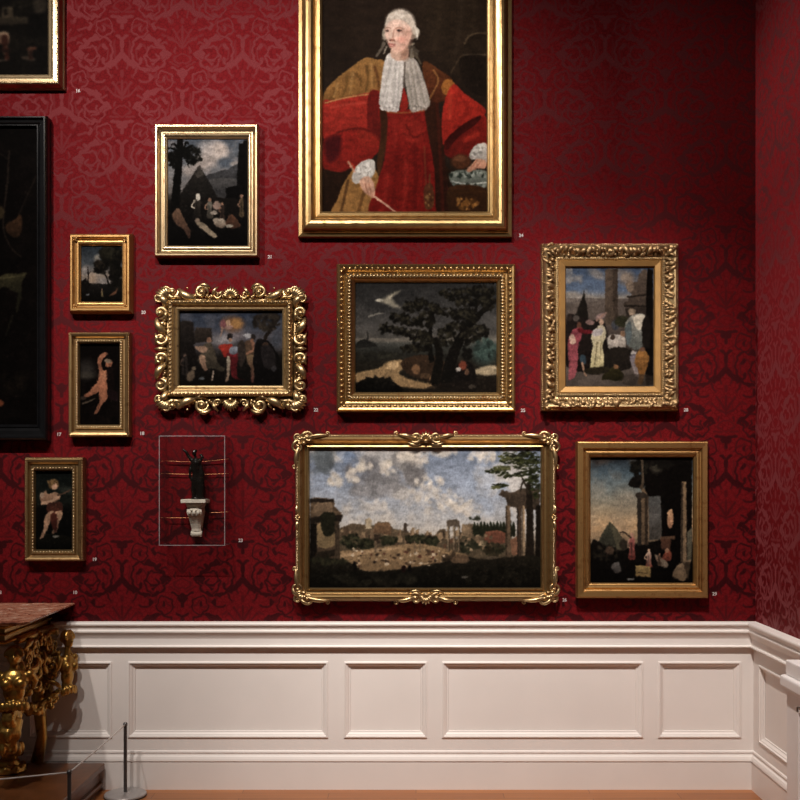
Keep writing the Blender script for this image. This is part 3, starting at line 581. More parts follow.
def pic_portrait():
    p = Paint(322.4, -46, 487.2, 212.2, 2.1, (40,29,22)).frm(310, 0, 8); p.rough = .35; p.touch = .3; p.deep = .12; p.grey = .10
    p.lay(np.clip((p.noise(30,3)-.4)*2,0,1)*.6, (52,38,29),.1,4)
    p.poly([(820,-400),(1130,-400),(1420,-400),(1420,560),(1200,620),(900,400)],(52,40,29),(46,34,25),soft=20,sm=False)
    for x,c in ((1020,(60,46,33)),(1120,(44,33,24)),(1200,(64,50,38)),(1300,(56,43,31))): p.line([(x,-350),(x+10,100),(x-30,420)],40,c,20,soft=5,al=.6)
    p.poly([(1240,350),(1275,280),(1340,262),(1420,262),(1420,420),(1240,430)],(44,33,24)).line([(1238,350),(1270,295),(1330,268),(1420,266)],16,(84,67,48),12,al=.8).line([(1230,440),(1420,440)],14,(74,60,46),sm=False,al=.8).line([(1130,580),(1190,480),(1225,440)],8,(70,54,38)).poly([(1200,470),(1420,470),(1420,760),(1250,700)],(34,25,19))
    p.frm(310, 0, 3.2); p.frm(290, 0, 3.2)
    # gown, scarlet, behind
    p.poly([(108,540),(170,520),(230,560),(290,590),(330,500),(430,490),(520,560),(520,690),(104,690)],(46,27,17),(38,22,14))
    p.poly([(225,520),(270,540),(290,600),(272,690),(135,690),(150,640),(175,580)],(146,100,50),(150,104,54)).line([(185,580),(160,690)],9,(96,62,32)).line([(240,600),(215,690)],10,(110,72,36))
    p.poly([(270,190),(240,185),(195,215),(150,250),(115,285),(103,320),(120,330),(200,310),(260,305),(300,320),(310,240),(300,195)],(148,104,54),(140,94,46))
    for a,b,c in (((245,215),(240,300),(100,68,34)),((180,250),(165,310),(108,74,36)),((215,240),(225,275),(106,70,34)),((140,285),(125,318),(104,68,32)),((270,215),(282,300),(96,56,30))): p.line([a,((a[0]+b[0])/2+6,(a[1]+b[1])/2),b],11,c,5,soft=2,al=.8)
    for a,b in (((200,235),(190,300)),((260,205),(262,280)),((150,270),(140,310))): p.line([a,b],8,(178,134,78),4,soft=2,al=.6)
    p.poly([(104,330),(140,320),(250,298),(290,305),(290,470),(240,430),(200,415),(150,425),(106,445)],(172,44,34),(150,34,26)).poly([(252,298),(292,310),(296,480),(262,470),(246,400)],(116,26,22),(104,24,20)).line([(130,345),(180,335),(240,330)],8,(194,66,50),al=.5).line([(110,330),(180,313),(250,302)],4,(188,138,80)).line([(150,425),(215,412),(250,420)],9,(100,22,18),al=.8)
    p.poly([(106,450),(150,428),(210,416),(270,440),(290,470),(270,500),(245,520),(200,535),(165,552),(120,545),(104,530)],(146,30,24),(130,28,22)).poly([(110,450),(160,435),(155,500),(120,520)],(78,18,20),soft=4).poly([(215,420),(280,440),(270,490),(235,480)],(168,44,30),(140,30,24),soft=4,al=.7).line([(185,520),(205,540),(215,565)],12,(170,44,30))
    p.poly([(282,350),(345,355),(440,355),(455,480),(490,560),(505,690),(265,690),(275,600),(305,480)],(138,28,23),(122,22,18))
    for x0,y0,x1,y1,c in ((345,480,320,690,(104,18,16)),(400,470,395,690,(98,18,16)),(370,520,360,690,(158,38,30)),(310,560,290,690,(152,36,28)),(430,500,440,690,(92,18,15)),(330,380,335,470,(156,38,30)),(460,540,470,690,(130,26,20))): p.line([(x0,y0),((x0+x1)/2+5,(y0+y1)/2),(x1,y1)],17,c,10,soft=3,al=.55)
    p.poly([(345,390),(400,380),(430,420),(410,460),(370,450)],(150,36,28),soft=4,al=.7).line([(372,400),(395,440),(440,420)],7,(100,20,16),al=.6).line([(300,358),(360,362),(450,352)],5,(150,84,44),al=.8)
    p.poly([(286,330),(310,360),(308,460),(285,560),(278,520),(290,430)],(58,27,17),(80,46,24))
    p.poly([(440,235),(470,250),(470,330),(490,420),(500,560),(512,690),(470,690),(462,540),(440,420),(430,330)],(58,29,18),(48,22,15)).line([(470,300),(480,480),(490,680)],10,(90,30,20),al=.5).line([(430,470),(440,690)],5,(128,60,36),al=.6)
    p.poly([(430,195),(480,225),(520,255),(525,300),(470,330),(445,300),(425,235)],(96,52,27),(84,38,22)).line([(460,225),(475,260),(450,310),(435,340)],6,(140,88,46)).poly([(495,258),(520,258),(530,285),(500,305),(485,285)],(154,92,38))
    p.poly([(525,270),(560,300),(628,352),(600,385),(550,410),(505,450),(490,460),(486,380),(500,310)],(176,40,29),(154,33,24)).line([(545,310),(570,350),(530,410)],12,(130,26,20),soft=3,al=.6).line([(515,300),(510,380)],9,(196,60,40),soft=3,al=.6)
    p.poly([(500,460),(550,415),(610,375),(630,380),(630,470),(585,490),(560,515),(500,500)],(136,28,22),(104,24,19)).poly([(495,455),(545,405),(610,370),(600,395),(540,440),(505,480)],(66,18,15)).line([(560,450),(600,430)],16,(164,40,28),soft=3,al=.7)
    # marble topped table, hat, hands
    p.poly([(512,556),(560,545),(632,550),(632,600),(560,607),(520,592)],(120,126,116),(84,90,82)).dabs(570,560,60,8,40,7,[(40,48,40),(150,156,146),(70,78,68)],4).line([(516,580),(560,590),(632,585)],4,(196,198,188)).dabs(570,597,55,6,30,6,[(46,52,44),(140,144,134)],5).poly([(510,600),(632,606),(632,690),(520,690)],(66,38,20),(52,30,17)).dabs(570,650,34,24,24,8,[(128,80,34),(90,54,24),(156,104,50)],7)
    p.ell(548,518,32,24,(84,46,28)).ell(545,508,20,10,(112,66,42)).poly([(575,495),(590,470),(610,460),(632,465),(632,520),(600,512),(580,510)],(186,180,172),(160,150,142)).dabs(605,485,24,18,24,6,[(214,208,200),(140,134,126),(190,184,176)],8)
    p.poly([(598,510),(628,515),(625,540),(598,540),(575,552),(565,545),(585,525)],(200,148,120),(186,128,100)).line([(598,515),(578,545)],5,(170,108,84),3).line([(610,520),(592,545)],4,(170,108,84),3)
    p.poly([(196,570),(215,530),(245,512),(268,515),(272,545),(265,565),(235,580),(210,590)],(192,186,178),(170,162,154)).dabs(240,545,30,22,34,6,[(220,214,206),(146,140,134),(196,190,182)],9)
    p.poly([(225,575),(250,565),(266,585),(272,615),(266,636),(255,630),(238,618),(224,595)],(208,162,136),(190,136,110)).line([(240,590),(250,625)],4,(170,114,90),3).line([(252,590),(262,630)],4,(170,114,90),3).line([(270,630),(300,652),(340,682)],7,(196,150,124),5).line([(186,520),(205,550)],8,(186,130,104),5)
    p.poly([(430,600),(455,590),(462,640),(455,668),(432,665)],(86,42,26),(92,54,30)).dabs(445,640,12,26,22,5,[(134,92,52),(84,46,28)],10).line([(448,560),(446,600)],5,(110,62,36))
    # lace jabot
    p.poly([(318,170),(335,180),(360,190),(372,215),(362,280),(350,340),(345,358),(320,357),(300,345),(284,335),(288,290),(296,230),(304,190)],(204,196,188),(188,180,174)).poly([(365,190),(400,190),(420,230),(440,290),(448,335),(430,348),(390,360),(378,320),(368,260)],(168,158,148),(154,144,134))
    for x0,y0,x1,y1 in ((325,190,305,340),(340,195,330,350),(352,210,345,340),(315,230,295,330)): p.line([(x0,y0),(x1,y1)],5,(164,158,152),4,soft=2,al=.6).line([(x0+6,y0),(x1+6,y1)],4,(222,216,208),3,soft=2,al=.6)
    for x0,y0,x1,y1 in ((385,200,410,345),(400,205,432,335),(375,230,395,350)): p.line([(x0,y0),(x1,y1)],5,(122,112,102),4,soft=2,al=.6).line([(x0+6,y0),(x1+6,y1)],4,(192,182,170),3,soft=2,al=.5)
    p.dabs(318,348,28,8,26,5,[(220,212,204),(160,152,146)],12).dabs(415,345,26,8,24,5,[(184,174,164),(130,120,110)],13).poly([(364,280),(378,330),(372,352),(352,352),(356,320)],(150,34,28)).line([(368,200),(364,280)],5,(96,84,76))
    # head
    p.poly([(330,140),(372,130),(378,180),(350,196),(322,180)],(206,166,144),(186,150,130)).poly([(352,150),(376,140),(378,185),(360,190)],(158,118,98),soft=4)
    p.line([(300,140),(290,160),(276,180)],12,(104,92,80),7).line([(308,150),(300,172)],6,(150,138,124),4).dabs(395,160,14,24,18,7,[(84,72,60),(120,108,92)],14).line([(395,170),(408,186),(418,204)],9,(84,72,58),6)
    p.ell(353,80,48,50,(192,178,164),-.1,.25).ell(395,105,20,18,(156,142,126)).ell(402,100,12,10,(196,184,168)).ell(388,118,14,8,(120,106,92)).ell(302,110,8,20,(150,138,124))
    p.poly([(304,95),(312,72),(335,62),(362,66),(385,86),(388,115),(378,142),(358,162),(340,168),(324,158),(312,138),(305,118)],(226,190,172),(214,172,152),soft=2)
    p.poly([(358,100),(388,92),(388,125),(376,148),(358,162),(350,150),(366,130)],(204,152,132),soft=6,al=.8).ell(356,128,14,11,(214,142,124),0,1,al=.7).ell(345,155,15,9,(204,156,136),0,.9,al=.6)
    p.line([(303,92),(314,88),(322,92)],3.2,(140,108,92)).line([(334,93),(348,88),(364,93)],3.4,(146,112,94)).ell(350,95,13,8,(184,136,118),0,1,al=.7).ell(312,96,9,7,(190,146,128),0,1,al=.6).ell(312,99,6,3.4,(96,68,58)).ell(349,98,8,3.8,(88,62,54)).ell(348,98,3,3,(40,30,28)).ell(312,99,2.4,2.6,(40,30,28)).line([(340,103),(350,104),(360,101)],2,(186,136,118))
    p.line([(330,90),(324,110),(319,124)],5,(238,208,190),5,soft=2,al=.7).line([(334,92),(330,112),(330,128)],4,(188,138,118),6,soft=2,al=.8).ell(325,129,8,4,(176,116,98),.1).ell(320,130,3,2,(110,60,50)).ell(332,130,3,2,(120,66,54))
    p.line([(316,141),(325,142),(337,143)],4.5,(170,82,76),3).line([(318,147),(326,149),(334,147)],4,(186,104,96),3).line([(320,153),(332,154)],3,(186,136,116),al=.7)
    p.poly([(305,80),(315,50),(345,34),(375,40),(398,68),(404,100),(390,95),(380,78),(355,62),(325,64),(310,80)],(204,190,176),(190,174,158)).dabs(345,52,36,14,30,6,[(216,204,190),(184,170,154)],15,al=.45)
    for a in range(5): p.line([(396+a*3,84+a*7),(408,92+a*8),(404,104+a*6)],3,(226,216,202),2,al=.7)
    return p
def pic_farmyard():
    p = Paint(-176, -190, 48.8, 75.3, 1.0, (30,24,19))
    q = Paint(-20, -40, 48.8, 75.3, 2.2, (27,22,18)).frm(0, 0, 7.27)
    q.lay(np.clip((q.noise(14,4)-.45)*3,0,1)*.6, (44,36,27)); q.poly([(-60,130),(60,118),(210,125),(205,170),(90,180),(-60,190)],(70,58,42),(54,44,33),sm=False).poly([(15,55),(95,48),(100,125),(15,130)],(92,76,54),(74,60,44),sm=False).poly([(28,68),(60,66),(60,112),(30,114)],(40,32,24),sm=False).poly([(240,0),(330,0),(335,80),(260,90)],(64,54,42),soft=4).tree(170,30,70,40,50,16,[(40,34,25),(30,25,19)],2)
    q.tree(280,160,60,60,50,20,[(20,17,14),(27,22,18)],3).poly([(-20,240),(60,238),(70,300),(50,350),(20,320),(-20,330)],(150,118,90),(80,44,30)).poly([(10,270),(50,260),(60,330),(30,370)],(70,34,24)).fig(52,440,110,(88,40,28),(120,80,56)).poly([(195,350),(255,340),(265,360),(215,372)],(104,56,38)).line([(-30,445),(30,440),(75,432)],7,(120,96,78),4).ell(40,370,40,12,(50,28,22)).poly([(150,420),(200,410),(260,430),(230,445)],(84,66,52)).fig(225,430,90,(74,42,30),(110,72,50))
    # the wide canvas takes the detailed corner
    xi = (p.X > -20) & (p.Y > -40)
    jx = np.clip(((p.X+20)/68.8*(q.W-1)).astype(int), 0, q.W-1); jy = np.clip(((p.Y+40)/115.3*(q.H-1)).astype(int), 0, q.H-1)
    p.lay(np.clip((p.noise(20,4)-.45)*3,0,1)*.6, (44,36,27)); p.I[xi] = q.I[jy, jx][xi]
    return p
def pic_dark_figures():
    p = Paint(-110, 127.5, 37.3, 425, 1.5, (20,14,12)).frm(0, 110, 4.7)
    p.lay(np.clip((p.noise(16,4)-.45)*3,0,1)*.7, (32,22,18))
    p.line([(45,190),(38,330),(22,470),(20,560),(50,640),(100,690)],9,(56,42,32),5).line([(170,310),(130,400),(90,490)],7,(48,36,28),4).line([(0,200),(40,230)],6,(46,34,26)).poly([(30,540),(70,515),(100,490),(105,560),(80,600),(40,580)],(96,58,32),(58,36,22)).ell(5,480,18,30,(72,56,32))
    p.poly([(-20,800),(30,770),(90,768),(128,765),(105,810),(100,860),(60,850),(20,830),(-20,860)],(74,66,38),(46,42,26)).line([(0,790),(60,785),(120,775)],6,(98,88,52),3).line([(95,870),(80,950)],22,(42,38,24),8).line([(60,970),(30,1060)],14,(34,30,21),6).ell(0,1380,20,16,(134,62,32)).tree(60,1290,60,60,40,18,[(24,18,14),(32,24,18)],3)
    return p
# ---------------------------------------------------------------- frames
S0 = D/FPX
class Frame:
    """a picture frame measured in steps of one picture unit (about 5 mm), hung flat on the back wall"""
    def __init__(s, label, l, t, r, b, T, name='framed_painting', cat='painting', group=None, wn=15., inner=None, hc=4.):
        # l, t, r, b is the outline as seen: the lip in front or the edge on the wall, whichever shows outermost
        s.s = S0; s.T = T; f_, w_ = at(0, 0, T*S0), at(0, 0, 0)
        X = lambda x, near: at(x, 0, T*S0 if near else 0.).x
        Z = lambda y, near: at(0, y, T*S0 if near else 0.).z
        x0, x1 = X(l, l < PX), X(r, r > PX); z0, z1 = Z(t, t < PY), Z(b, b > PY)
        s.w, s.h = (x1-x0)/s.s, (z0-z1)/s.s; s.wn = wn
        s.root = tag(empty(name, ((x0+x1)/2, 0, (z0+z1)/2)), label, cat, group)
        if inner:
            p, q = at(inner[0], inner[1], hc*S0), at(inner[2], inner[3], hc*S0)
            s.ins = ((p.x-x0)/s.s, (z0-p.z)/s.s, (x1-q.x)/s.s, (q.z-z1)/s.s)
        else: s.ins = (wn,)*4
    def inset(s, w): return [w/s.wn*i for i in s.ins]
    def P(s, u, v, h):
        """u right, v down from the top left outer corner, h off the wall"""
        return Vector(((u-s.w/2)*s.s, -h*s.s-.001, (s.h/2-v)*s.s))
    def ring(s, bm, w, h):
        l, t, r, b = s.inset(w)
        return [bm.verts.new(s.P(u, v, h)) for u, v in ((l,t),(s.w-r,t),(s.w-r,s.h-b),(l,s.h-b))]
    def frame(s, prof, mat, name='frame', parent=None):
        bm = bmesh.new(); R = [s.ring(bm, w, h) for w, h in prof]
        for a, b in zip(R, R[1:]):
            for j in range(4): bm.faces.new((a[j], a[(j+1)%4], b[(j+1)%4], b[j]))
        s.fr = obj(name, bm, mat, parent or s.root); return s.fr
    def canvas(s, pic, w, h, mat, gain=1.0):
        l, t, r, b = s.inset(w)
        s.cv = pic.mesh('canvas', mat, s.root, (s.w-l-r)*s.s, (s.h-t-b)*s.s, -h*s.s-.001, gain, (l-r)/2*s.s, (b-t)/2*s.s); return s.cv
    def sides(s, w):
        """for each side: length, and a map from (along from its middle, inward from w, height)"""
        W, H = s.w, s.h; l, t, r, b = s.inset(w); ox, oy = (l-r)/2, (t-b)/2
        return [(W-l-r, lambda a, i, h: s.P(W/2+ox+a, t+i, h)), (H-t-b, lambda a, i, h: s.P(W-r-i, H/2+oy+a, h)),
                (W-l-r, lambda a, i, h: s.P(W/2+ox-a, H-b-i, h)), (H-t-b, lambda a, i, h: s.P(l+i, H/2+oy-a, h))]
    def beads(s, w, h, ra, ri, rh, step, mat, slant=0., name='bead_moulding', u=8, v=5):
        bm = bmesh.new()
        for L, f in s.sides(w):
            n = max(2, round(L/step)); o = f(0,0,0)
            A = f(1,0,0)-o; I = f(0,1,0)-o; H = f(0,0,1)-o
            for k in range(n):
                a = -L/2+(k+.5)*L/n; ax = (A+I*slant).normalized()*A.length; ix = (I-A*slant).normalized()*A.length
                M = Matrix((ax*ra, ix*ri, H*rh)).transposed()
                blob(bm, f(a, 0, h), M, u, v)
        return obj(name, bm, mat, s.fr, smooth=True)
def leaf(bm, f, p0, p1, wd, h0, h1, curl=0.3):
    """an acanthus leaf from p0 to p1 in strip coordinates"""
    a0, a1 = Vector(p0), Vector(p1); d = a1-a0; n = Vector((-d.y, d.x))
    pts = []; rad = []
    for i in range(9):
        t = i/8; p = a0+d*t+n*curl*math.sin(PI*t)*.5; h = h0+(h1-h0)*math.sin(PI*t*.9)
        pts.append(f(p.x, p.y, h)); rad.append((.25+math.sin(PI*min(1, t*.85+.12)))*wd*.5)
    k = (f(1,0,0)-f(0,0,0)).length; up = f(0,0,1)-f(0,0,0)
    tube(bm, pts, [r*k for r in rad], 7, .7, up)
def scroll(bm, f, c, r, a0, turns, th, h, rise=0.):
    pts = []; rad = []; n = 24; k = (f(1,0,0)-f(0,0,0)).length
    for i in range(n):
        t = i/(n-1); rr = r*(1-t*.78); a = a0+turns*2*PI*t
        pts.append(f(c[0]+rr*math.cos(a), c[1]+rr*math.sin(a), h+rise*t)); rad.append(th*(1.05-.5*t)*min(1, .35+t*5)*k)
    tube(bm, pts, rad, 7, .9, f(0,0,1)-f(0,0,0))
    o = f(0,0,0); blob(bm, f(c[0]+r*.12*math.cos(a0), c[1]+r*.12*math.sin(a0), h+rise), Vector((1,1,1))*th*1.25*k, 8, 6)
def shell(bm, f, c, r, ang, spread, n, h, wd):
    for i in range(n):
        a = ang+spread*(i/(n-1)-.5); rr = r*(1-.18*abs(i/(n-1)-.5)*2)
        leaf(bm, f, (c[0]+r*.12*math.cos(a), c[1]+r*.12*math.sin(a)), (c[0]+rr*math.cos(a), c[1]+rr*math.sin(a)), wd, h*.75, h*1.1, 0)
    blob(bm, f(*c, h), Vector((1,1,.9))*wd*.9*(f(1,0,0)-f(0,0,0)).length, 8, 6)

G_warm = gold('gilding_warm', (.42,.27,.115,1), .30)
G_pale = gold('gilding_pale', (.50,.375,.22,1), .28)
G_dull = gold('gilding_dull', (.37,.24,.11,1), .34, .4)
G_brown = gold('gilding_brown', (.47,.27,.10,1), .38, .5)
G_carve = gold('gilding_carved', (.52,.37,.19,1), .30, .22, .93, 40)
G_leafy = gold('gilding_worn_leaves', (.34,.22,.105,1), .42, .25, .7, 60)
G_slip = plain('flat_gilt_slip', (.30,.165,.05,1), .5, .5, var=.12)
EBONY = plain('ebonised_wood', (.004,.004,.0045,1), .2, 0, .32, var=.2)
CANVAS = canvas_material()
K = 1.18*PAINT_GAIN
def fluted(w): return w
# ---- large portrait
f = Frame('very large gilt-framed portrait of a person in scarlet robes and white lace jabot', 297.8, -73, 512.5, 239, 8, 'framed_portrait', 'painting', wn=25.2, inner=(322.8,-46,486.9,211.9), hc=7)
f.frame([(0,0),(0,5),(.8,7),(4.2,8),(5,9),(5.4,8.6),(6.2,12.5),(7,14.5),(9,16.3),(11.5,17),(14,16.4),(16,14.5),(17.5,11.5),(18.5,10.6),(19.3,10.8),(20,12),(22.6,12.2),(23.4,11),(24.4,10.4),(25.2,8),(25.2,6)], G_warm)
f.canvas(pic_portrait(), 25.2, 7, CANVAS, K*0.52)
# ---- pyramid landscape
f = Frame('upright gilt-framed painting of a dark pyramid with palm tree above rocky figures', 154, 123.3, 259.8, 259, 11, wn=14.1, inner=(168,139.3,247.6,245.8))
f.frame([(0,0),(0,7.5),(.6,9.4),(1.6,11),(3.2,11),(4.2,9.8),(5.6,8.0),(7.4,6.9),(8.8,6.8),(9.2,8),(10.3,8.6),(11.4,8.4),(12,6.6),(13,6.2),(14.1,5),(14.1,3.5)], G_pale)
f.canvas(pic_pyramid(), 14.1, 4, CANVAS, K*0.55)
# ---- small clearing
f = Frame('smallest upright landscape of trees and pale sky in a plain gilt frame', 68.2, 232.5, 134.2, 314.6, 11, wn=12.5, inner=(81.4,246,122.3,301.8))
f.frame([(0,0),(0,5),(.8,7),(1.6,9.6),(2.6,11),(4.4,11),(5.4,9.6),(6.4,7.8),(7.8,7),(8.8,7.2),(9.4,8.2),(10.6,8),(11.4,6.4),(12.5,5),(12.5,3.5)], G_brown)
for u in (6.2, f.w-6.2):
    for v in (6.2, f.h-6.2):
        bm = bmesh.new()
        for a in range(4): leaf(bm, lambda x, y, h, f=f, u=u, v=v: f.P(u+x, v+y, h), (0,0), (3*math.cos(a*PI/2+PI/4), 3*math.sin(a*PI/2+PI/4)), 1.6, 7.5, 9.5, .2)
        obj('corner_rosette', bm, G_brown, f.fr, smooth=True)
f.canvas(pic_clearing(), 12.5, 4, CANVAS, K*0.62)
# ---- putto with raised arm
f = Frame('narrow upright painting of a bare putto with one arm raised, gilt beaded frame', 68, 332, 132.4, 437.4, 11, wn=12.1, inner=(80.3,344,119.8,424.6))
f.frame([(0,0),(0,7),(.6,9.5),(2.2,11),(4,10.4),(4.6,8),(6,6.6),(7.4,6.8),(8.2,8.4),(10.8,8),(12.1,5),(12.1,3.5)], G_dull)
f.beads(9.5, 8, .95, 1.35, 1.1, 2.6, G_pale, .5); f.beads(1.1, 9.4, 1.0, .9, 1.0, 2.5, G_dull, name='ribbon_moulding')
f.canvas(pic_putto_arm(), 12.1, 4, CANVAS, K*0.66)
# ---- putto with bow
f = Frame('narrow upright painting of a seated fair-haired putto with folded arms, gilt beaded frame', 24.2, 457.2, 86.4, 561.4, 11, wn=12, inner=(36.2,471,72.4,549.5))
f.frame([(0,0),(0,7),(.6,9.5),(2.2,11),(4,10.4),(4.6,8),(6,6.6),(7.4,6.8),(8.2,8.4),(10.8,8),(12,5),(12,3.5)], G_dull)
f.beads(9.6, 8, 1.0, 1.2, 1.1, 3.1, G_pale); f.beads(1.1, 9.4, 1.0, .9, 1.0, 2.5, G_dull, name='ribbon_moulding')
f.canvas(pic_putto_bow(), 12, 4, CANVAS, K*0.8)
# ---- carved frame
f = Frame('wide painting of armoured heroes in a red cape, pierced frame of carved gilt scrolls', 152.6, 284.4, 309.4, 413.8, 9, wn=26.5, inner=(180,311.4,282.3,385.5))
f.frame([(15.5,0),(15.5,8),(16.4,10.5),(18,12),(19.8,11.6),(21,9),(23,7.6),(24.4,8.4),(25.8,7.6),(26.5,5),(26.5,3.5)], G_carve)
f.beads(18.3, 12.0, 1.75, 1.4, 1.5, 3.9, G_carve, .55, 'rope_moulding')
R = random.Random(3)
for i, (L, g) in enumerate(f.sides(0)):
    bm = bmesh.new(); hl = L/2
    back = [(a, 14.2, 3) for a in (-hl+12, hl-12)]
    tube(bm, [g(*back[0]), g(*back[1])], 1.6*f.s, 6)
    for k in range(int(L/5)):
        a = -hl+10+(L-20)*(k+.5)/int(L/5); leaf(bm, g, (a, 13), (a+R.uniform(-4,4), R.uniform(5,10)), 3, 4, 6.5, R.uniform(-.4,.4))
    for m in (-1, 1):
        gg = (lambda a, b, h, m=m: g(m*a, b, h))
        if i % 2 == 0:
            scroll(bm, gg, (29, 7.6), 6.6, PI*.9, 1.45, 2.3, 7, 2.4); leaf(bm, gg, (34, 14), (52, 4), 6.6, 6, 10, .25); leaf(bm, gg, (20, 4), (33, 2), 3.4, 6, 9, -.4); leaf(bm, gg, (24, 14.5), (38, 13.5), 2.8, 6, 9, .3)
            scroll(bm, gg, (58, 7.8), 6, PI*1.2, -1.4, 2.2, 7, 2.4); leaf(bm, gg, (48, 13.5), (60, 14.5), 2.6, 6, 9, -.3); leaf(bm, gg, (17, 13), (12, 2), 3, 6, 10, .3); blob(bm, gg(43, 3.6, 8), Vector((1,1,1))*1.3*f.s); blob(bm, gg(21, 12.5, 8), Vector((1,1,1))*1.5*f.s)
        else:
            scroll(bm, gg, (10, 7.8), 6.4, PI*.3, 1.4, 2.3, 7, 2.4); leaf(bm, gg, (15, 13), (31, 3.5), 6.2, 6, 10, -.25); leaf(bm, gg, (4, 2.4), (16, 2), 3, 6, 9, .3)
            scroll(bm, gg, (36, 7.8), 6.4, PI*1.1, -1.4, 2.3, 7, 2.4); leaf(bm, gg, (41, 13.6), (53, 5), 6, 6, 10, .3); leaf(bm, gg, (28, 14), (38, 14.5), 2.6, 6, 9, -.3); leaf(bm, gg, (46, 3), (54, 8), 3, 6, 9, .3); blob(bm, gg(24, 12, 8), Vector((1,1,1))*1.4*f.s)
    if i % 2 == 0: shell(bm, g, (0, 13.5), 12, -PI/2, 2.3, 9, 9, 2.6); scroll(bm, g, (-13.5, 10), 4, 0, 1.2, 1.2, 8); scroll(bm, lambda a, b, h: g(-a, b, h), (-13.5, 10), 4, 0, 1.2, 1.2, 8)
    else: leaf(bm, g, (0, 14), (0, 1.5), 3.4, 7, 10, 0)
    obj('carved_border', bm, G_carve, f.fr, smooth=True)
for u, v, sx, sy in ((0,0,1,1),(f.w,0,-1,1),(f.w,f.h,-1,-1),(0,f.h,1,-1)):
    bm = bmesh.new(); g = lambda a, b, h, u=u, v=v, sx=sx, sy=sy: f.P(u+sx*a, v+sy*b, h)
    for ang in (.25, .55, .8, 1.05, 1.35): leaf(bm, g, (15-1*math.cos(ang), 15-1*math.sin(ang)), (15-14.5*math.cos(ang), 15-14.5*math.sin(ang)), 3.6, 6, 10, .15)
    scroll(bm, g, (14, 6.5), 4.6, PI, 1.3, 1.3, 9); scroll(bm, lambda a, b, h: g(b, a, h), (14, 6.5), 4.6, PI, 1.3, 1.3, 9)
    obj('corner_leaf', bm, G_carve, f.fr, smooth=True)
f.canvas(pic_heroes(), 26.5, 4, CANVAS, K*0.66)
# ---- storm landscape
f = Frame('wide stormy landscape of dark wind-bent trees in a ribbed gilt frame', 336.3, 263.4, 515.7, 412.6, 12, wn=19, inner=(355.4,282.6,496.5,392.4))
f.frame([(0,0),(0,9),(.8,11.5),(2.2,13),(3.6,12.4),(6.4,10.6),(8.6,8.2),(10,7.6),(11,8.4),(12.4,10.4),(14.4,10.2),(16.2,8),(17.4,7),(19,5),(19,3.5)], G_warm)
f.beads(5.4, 11.0, 2.3, 1.9, 2.2, 5.6, G_warm, .7, 'rope_moulding'); f.beads(13.2, 10.0, 1.15, 2.4, 1.9, 3.3, G_pale, .1, 'ribbed_moulding')
f.canvas(pic_storm(), 19, 4, CANVAS, K*0.75)
# ---- sacrifice
f = Frame('upright painting of robed figures round an altar and column, leafy carved gilt frame', 540, 243, 679, 411.4, 11, wn=25.4, inner=(565.6,267.5,653.6,386.3), hc=4.5)
f.frame([(0,0),(0,7),(.8,9),(2,10.5),(4,14),(6,13.6),(9,11),(12,8.6),(14.4,8),(15,9.4),(17.4,9.4),(18.4,8)], G_carve)
f.beads(1, 9.2, .8, .8, .9, 2.1, G_pale); f.beads(16.4, 9.3, .8, 1.1, .9, 2.2, G_carve, .5, 'leaf_moulding')
R = random.Random(8); bm = bmesh.new()
for L, g in f.sides(0):
    n = int(L/3.3)
    for k in range(n):
        a = -L/2+3+(L-6)*(k+.5)/n+R.uniform(-.8,.8); m = 1 if R.random() > .45 else -1; w = 1.4*(abs(math.sin(a*.11)) > .8)+R.uniform(-.5,.5)
        leaf(bm, g, (a-2*m, R.uniform(9,12.6)), (a+R.uniform(1,5)*m, R.uniform(2.6,5)-w), R.uniform(2,4), 8.6, R.uniform(12.4,15.2), R.uniform(-.6,.6))
        leaf(bm, g, (a, 13.6), (a+R.uniform(-4,4), R.uniform(7,10)), R.uniform(1.6,2.8), 7.4, R.uniform(10,12.4), R.uniform(-.6,.6))
        if R.random() > .5: blob(bm, g(a, R.uniform(3,8), R.uniform(11,13.6)), Vector((1.1,1.1,1.1))*f.s, 7, 5)
obj('carved_foliage', bm, G_leafy, f.fr, smooth=True)
bm = bmesh.new(); R_ = [f.ring(bm, w, h) for w, h in ((18.4,8),(19.2,8.6),(24.4,7.4),(25.4,5),(25.4,4))]
for a, b in zip(R_, R_[1:]):
    for j in range(4): bm.faces.new((a[j], a[(j+1)%4], b[(j+1)%4], b[j]))
obj('gilt_slip', bm, G_slip, f.fr)
f.canvas(pic_sacrifice(), 25.4, 4.5, CANVAS, K*0.5)
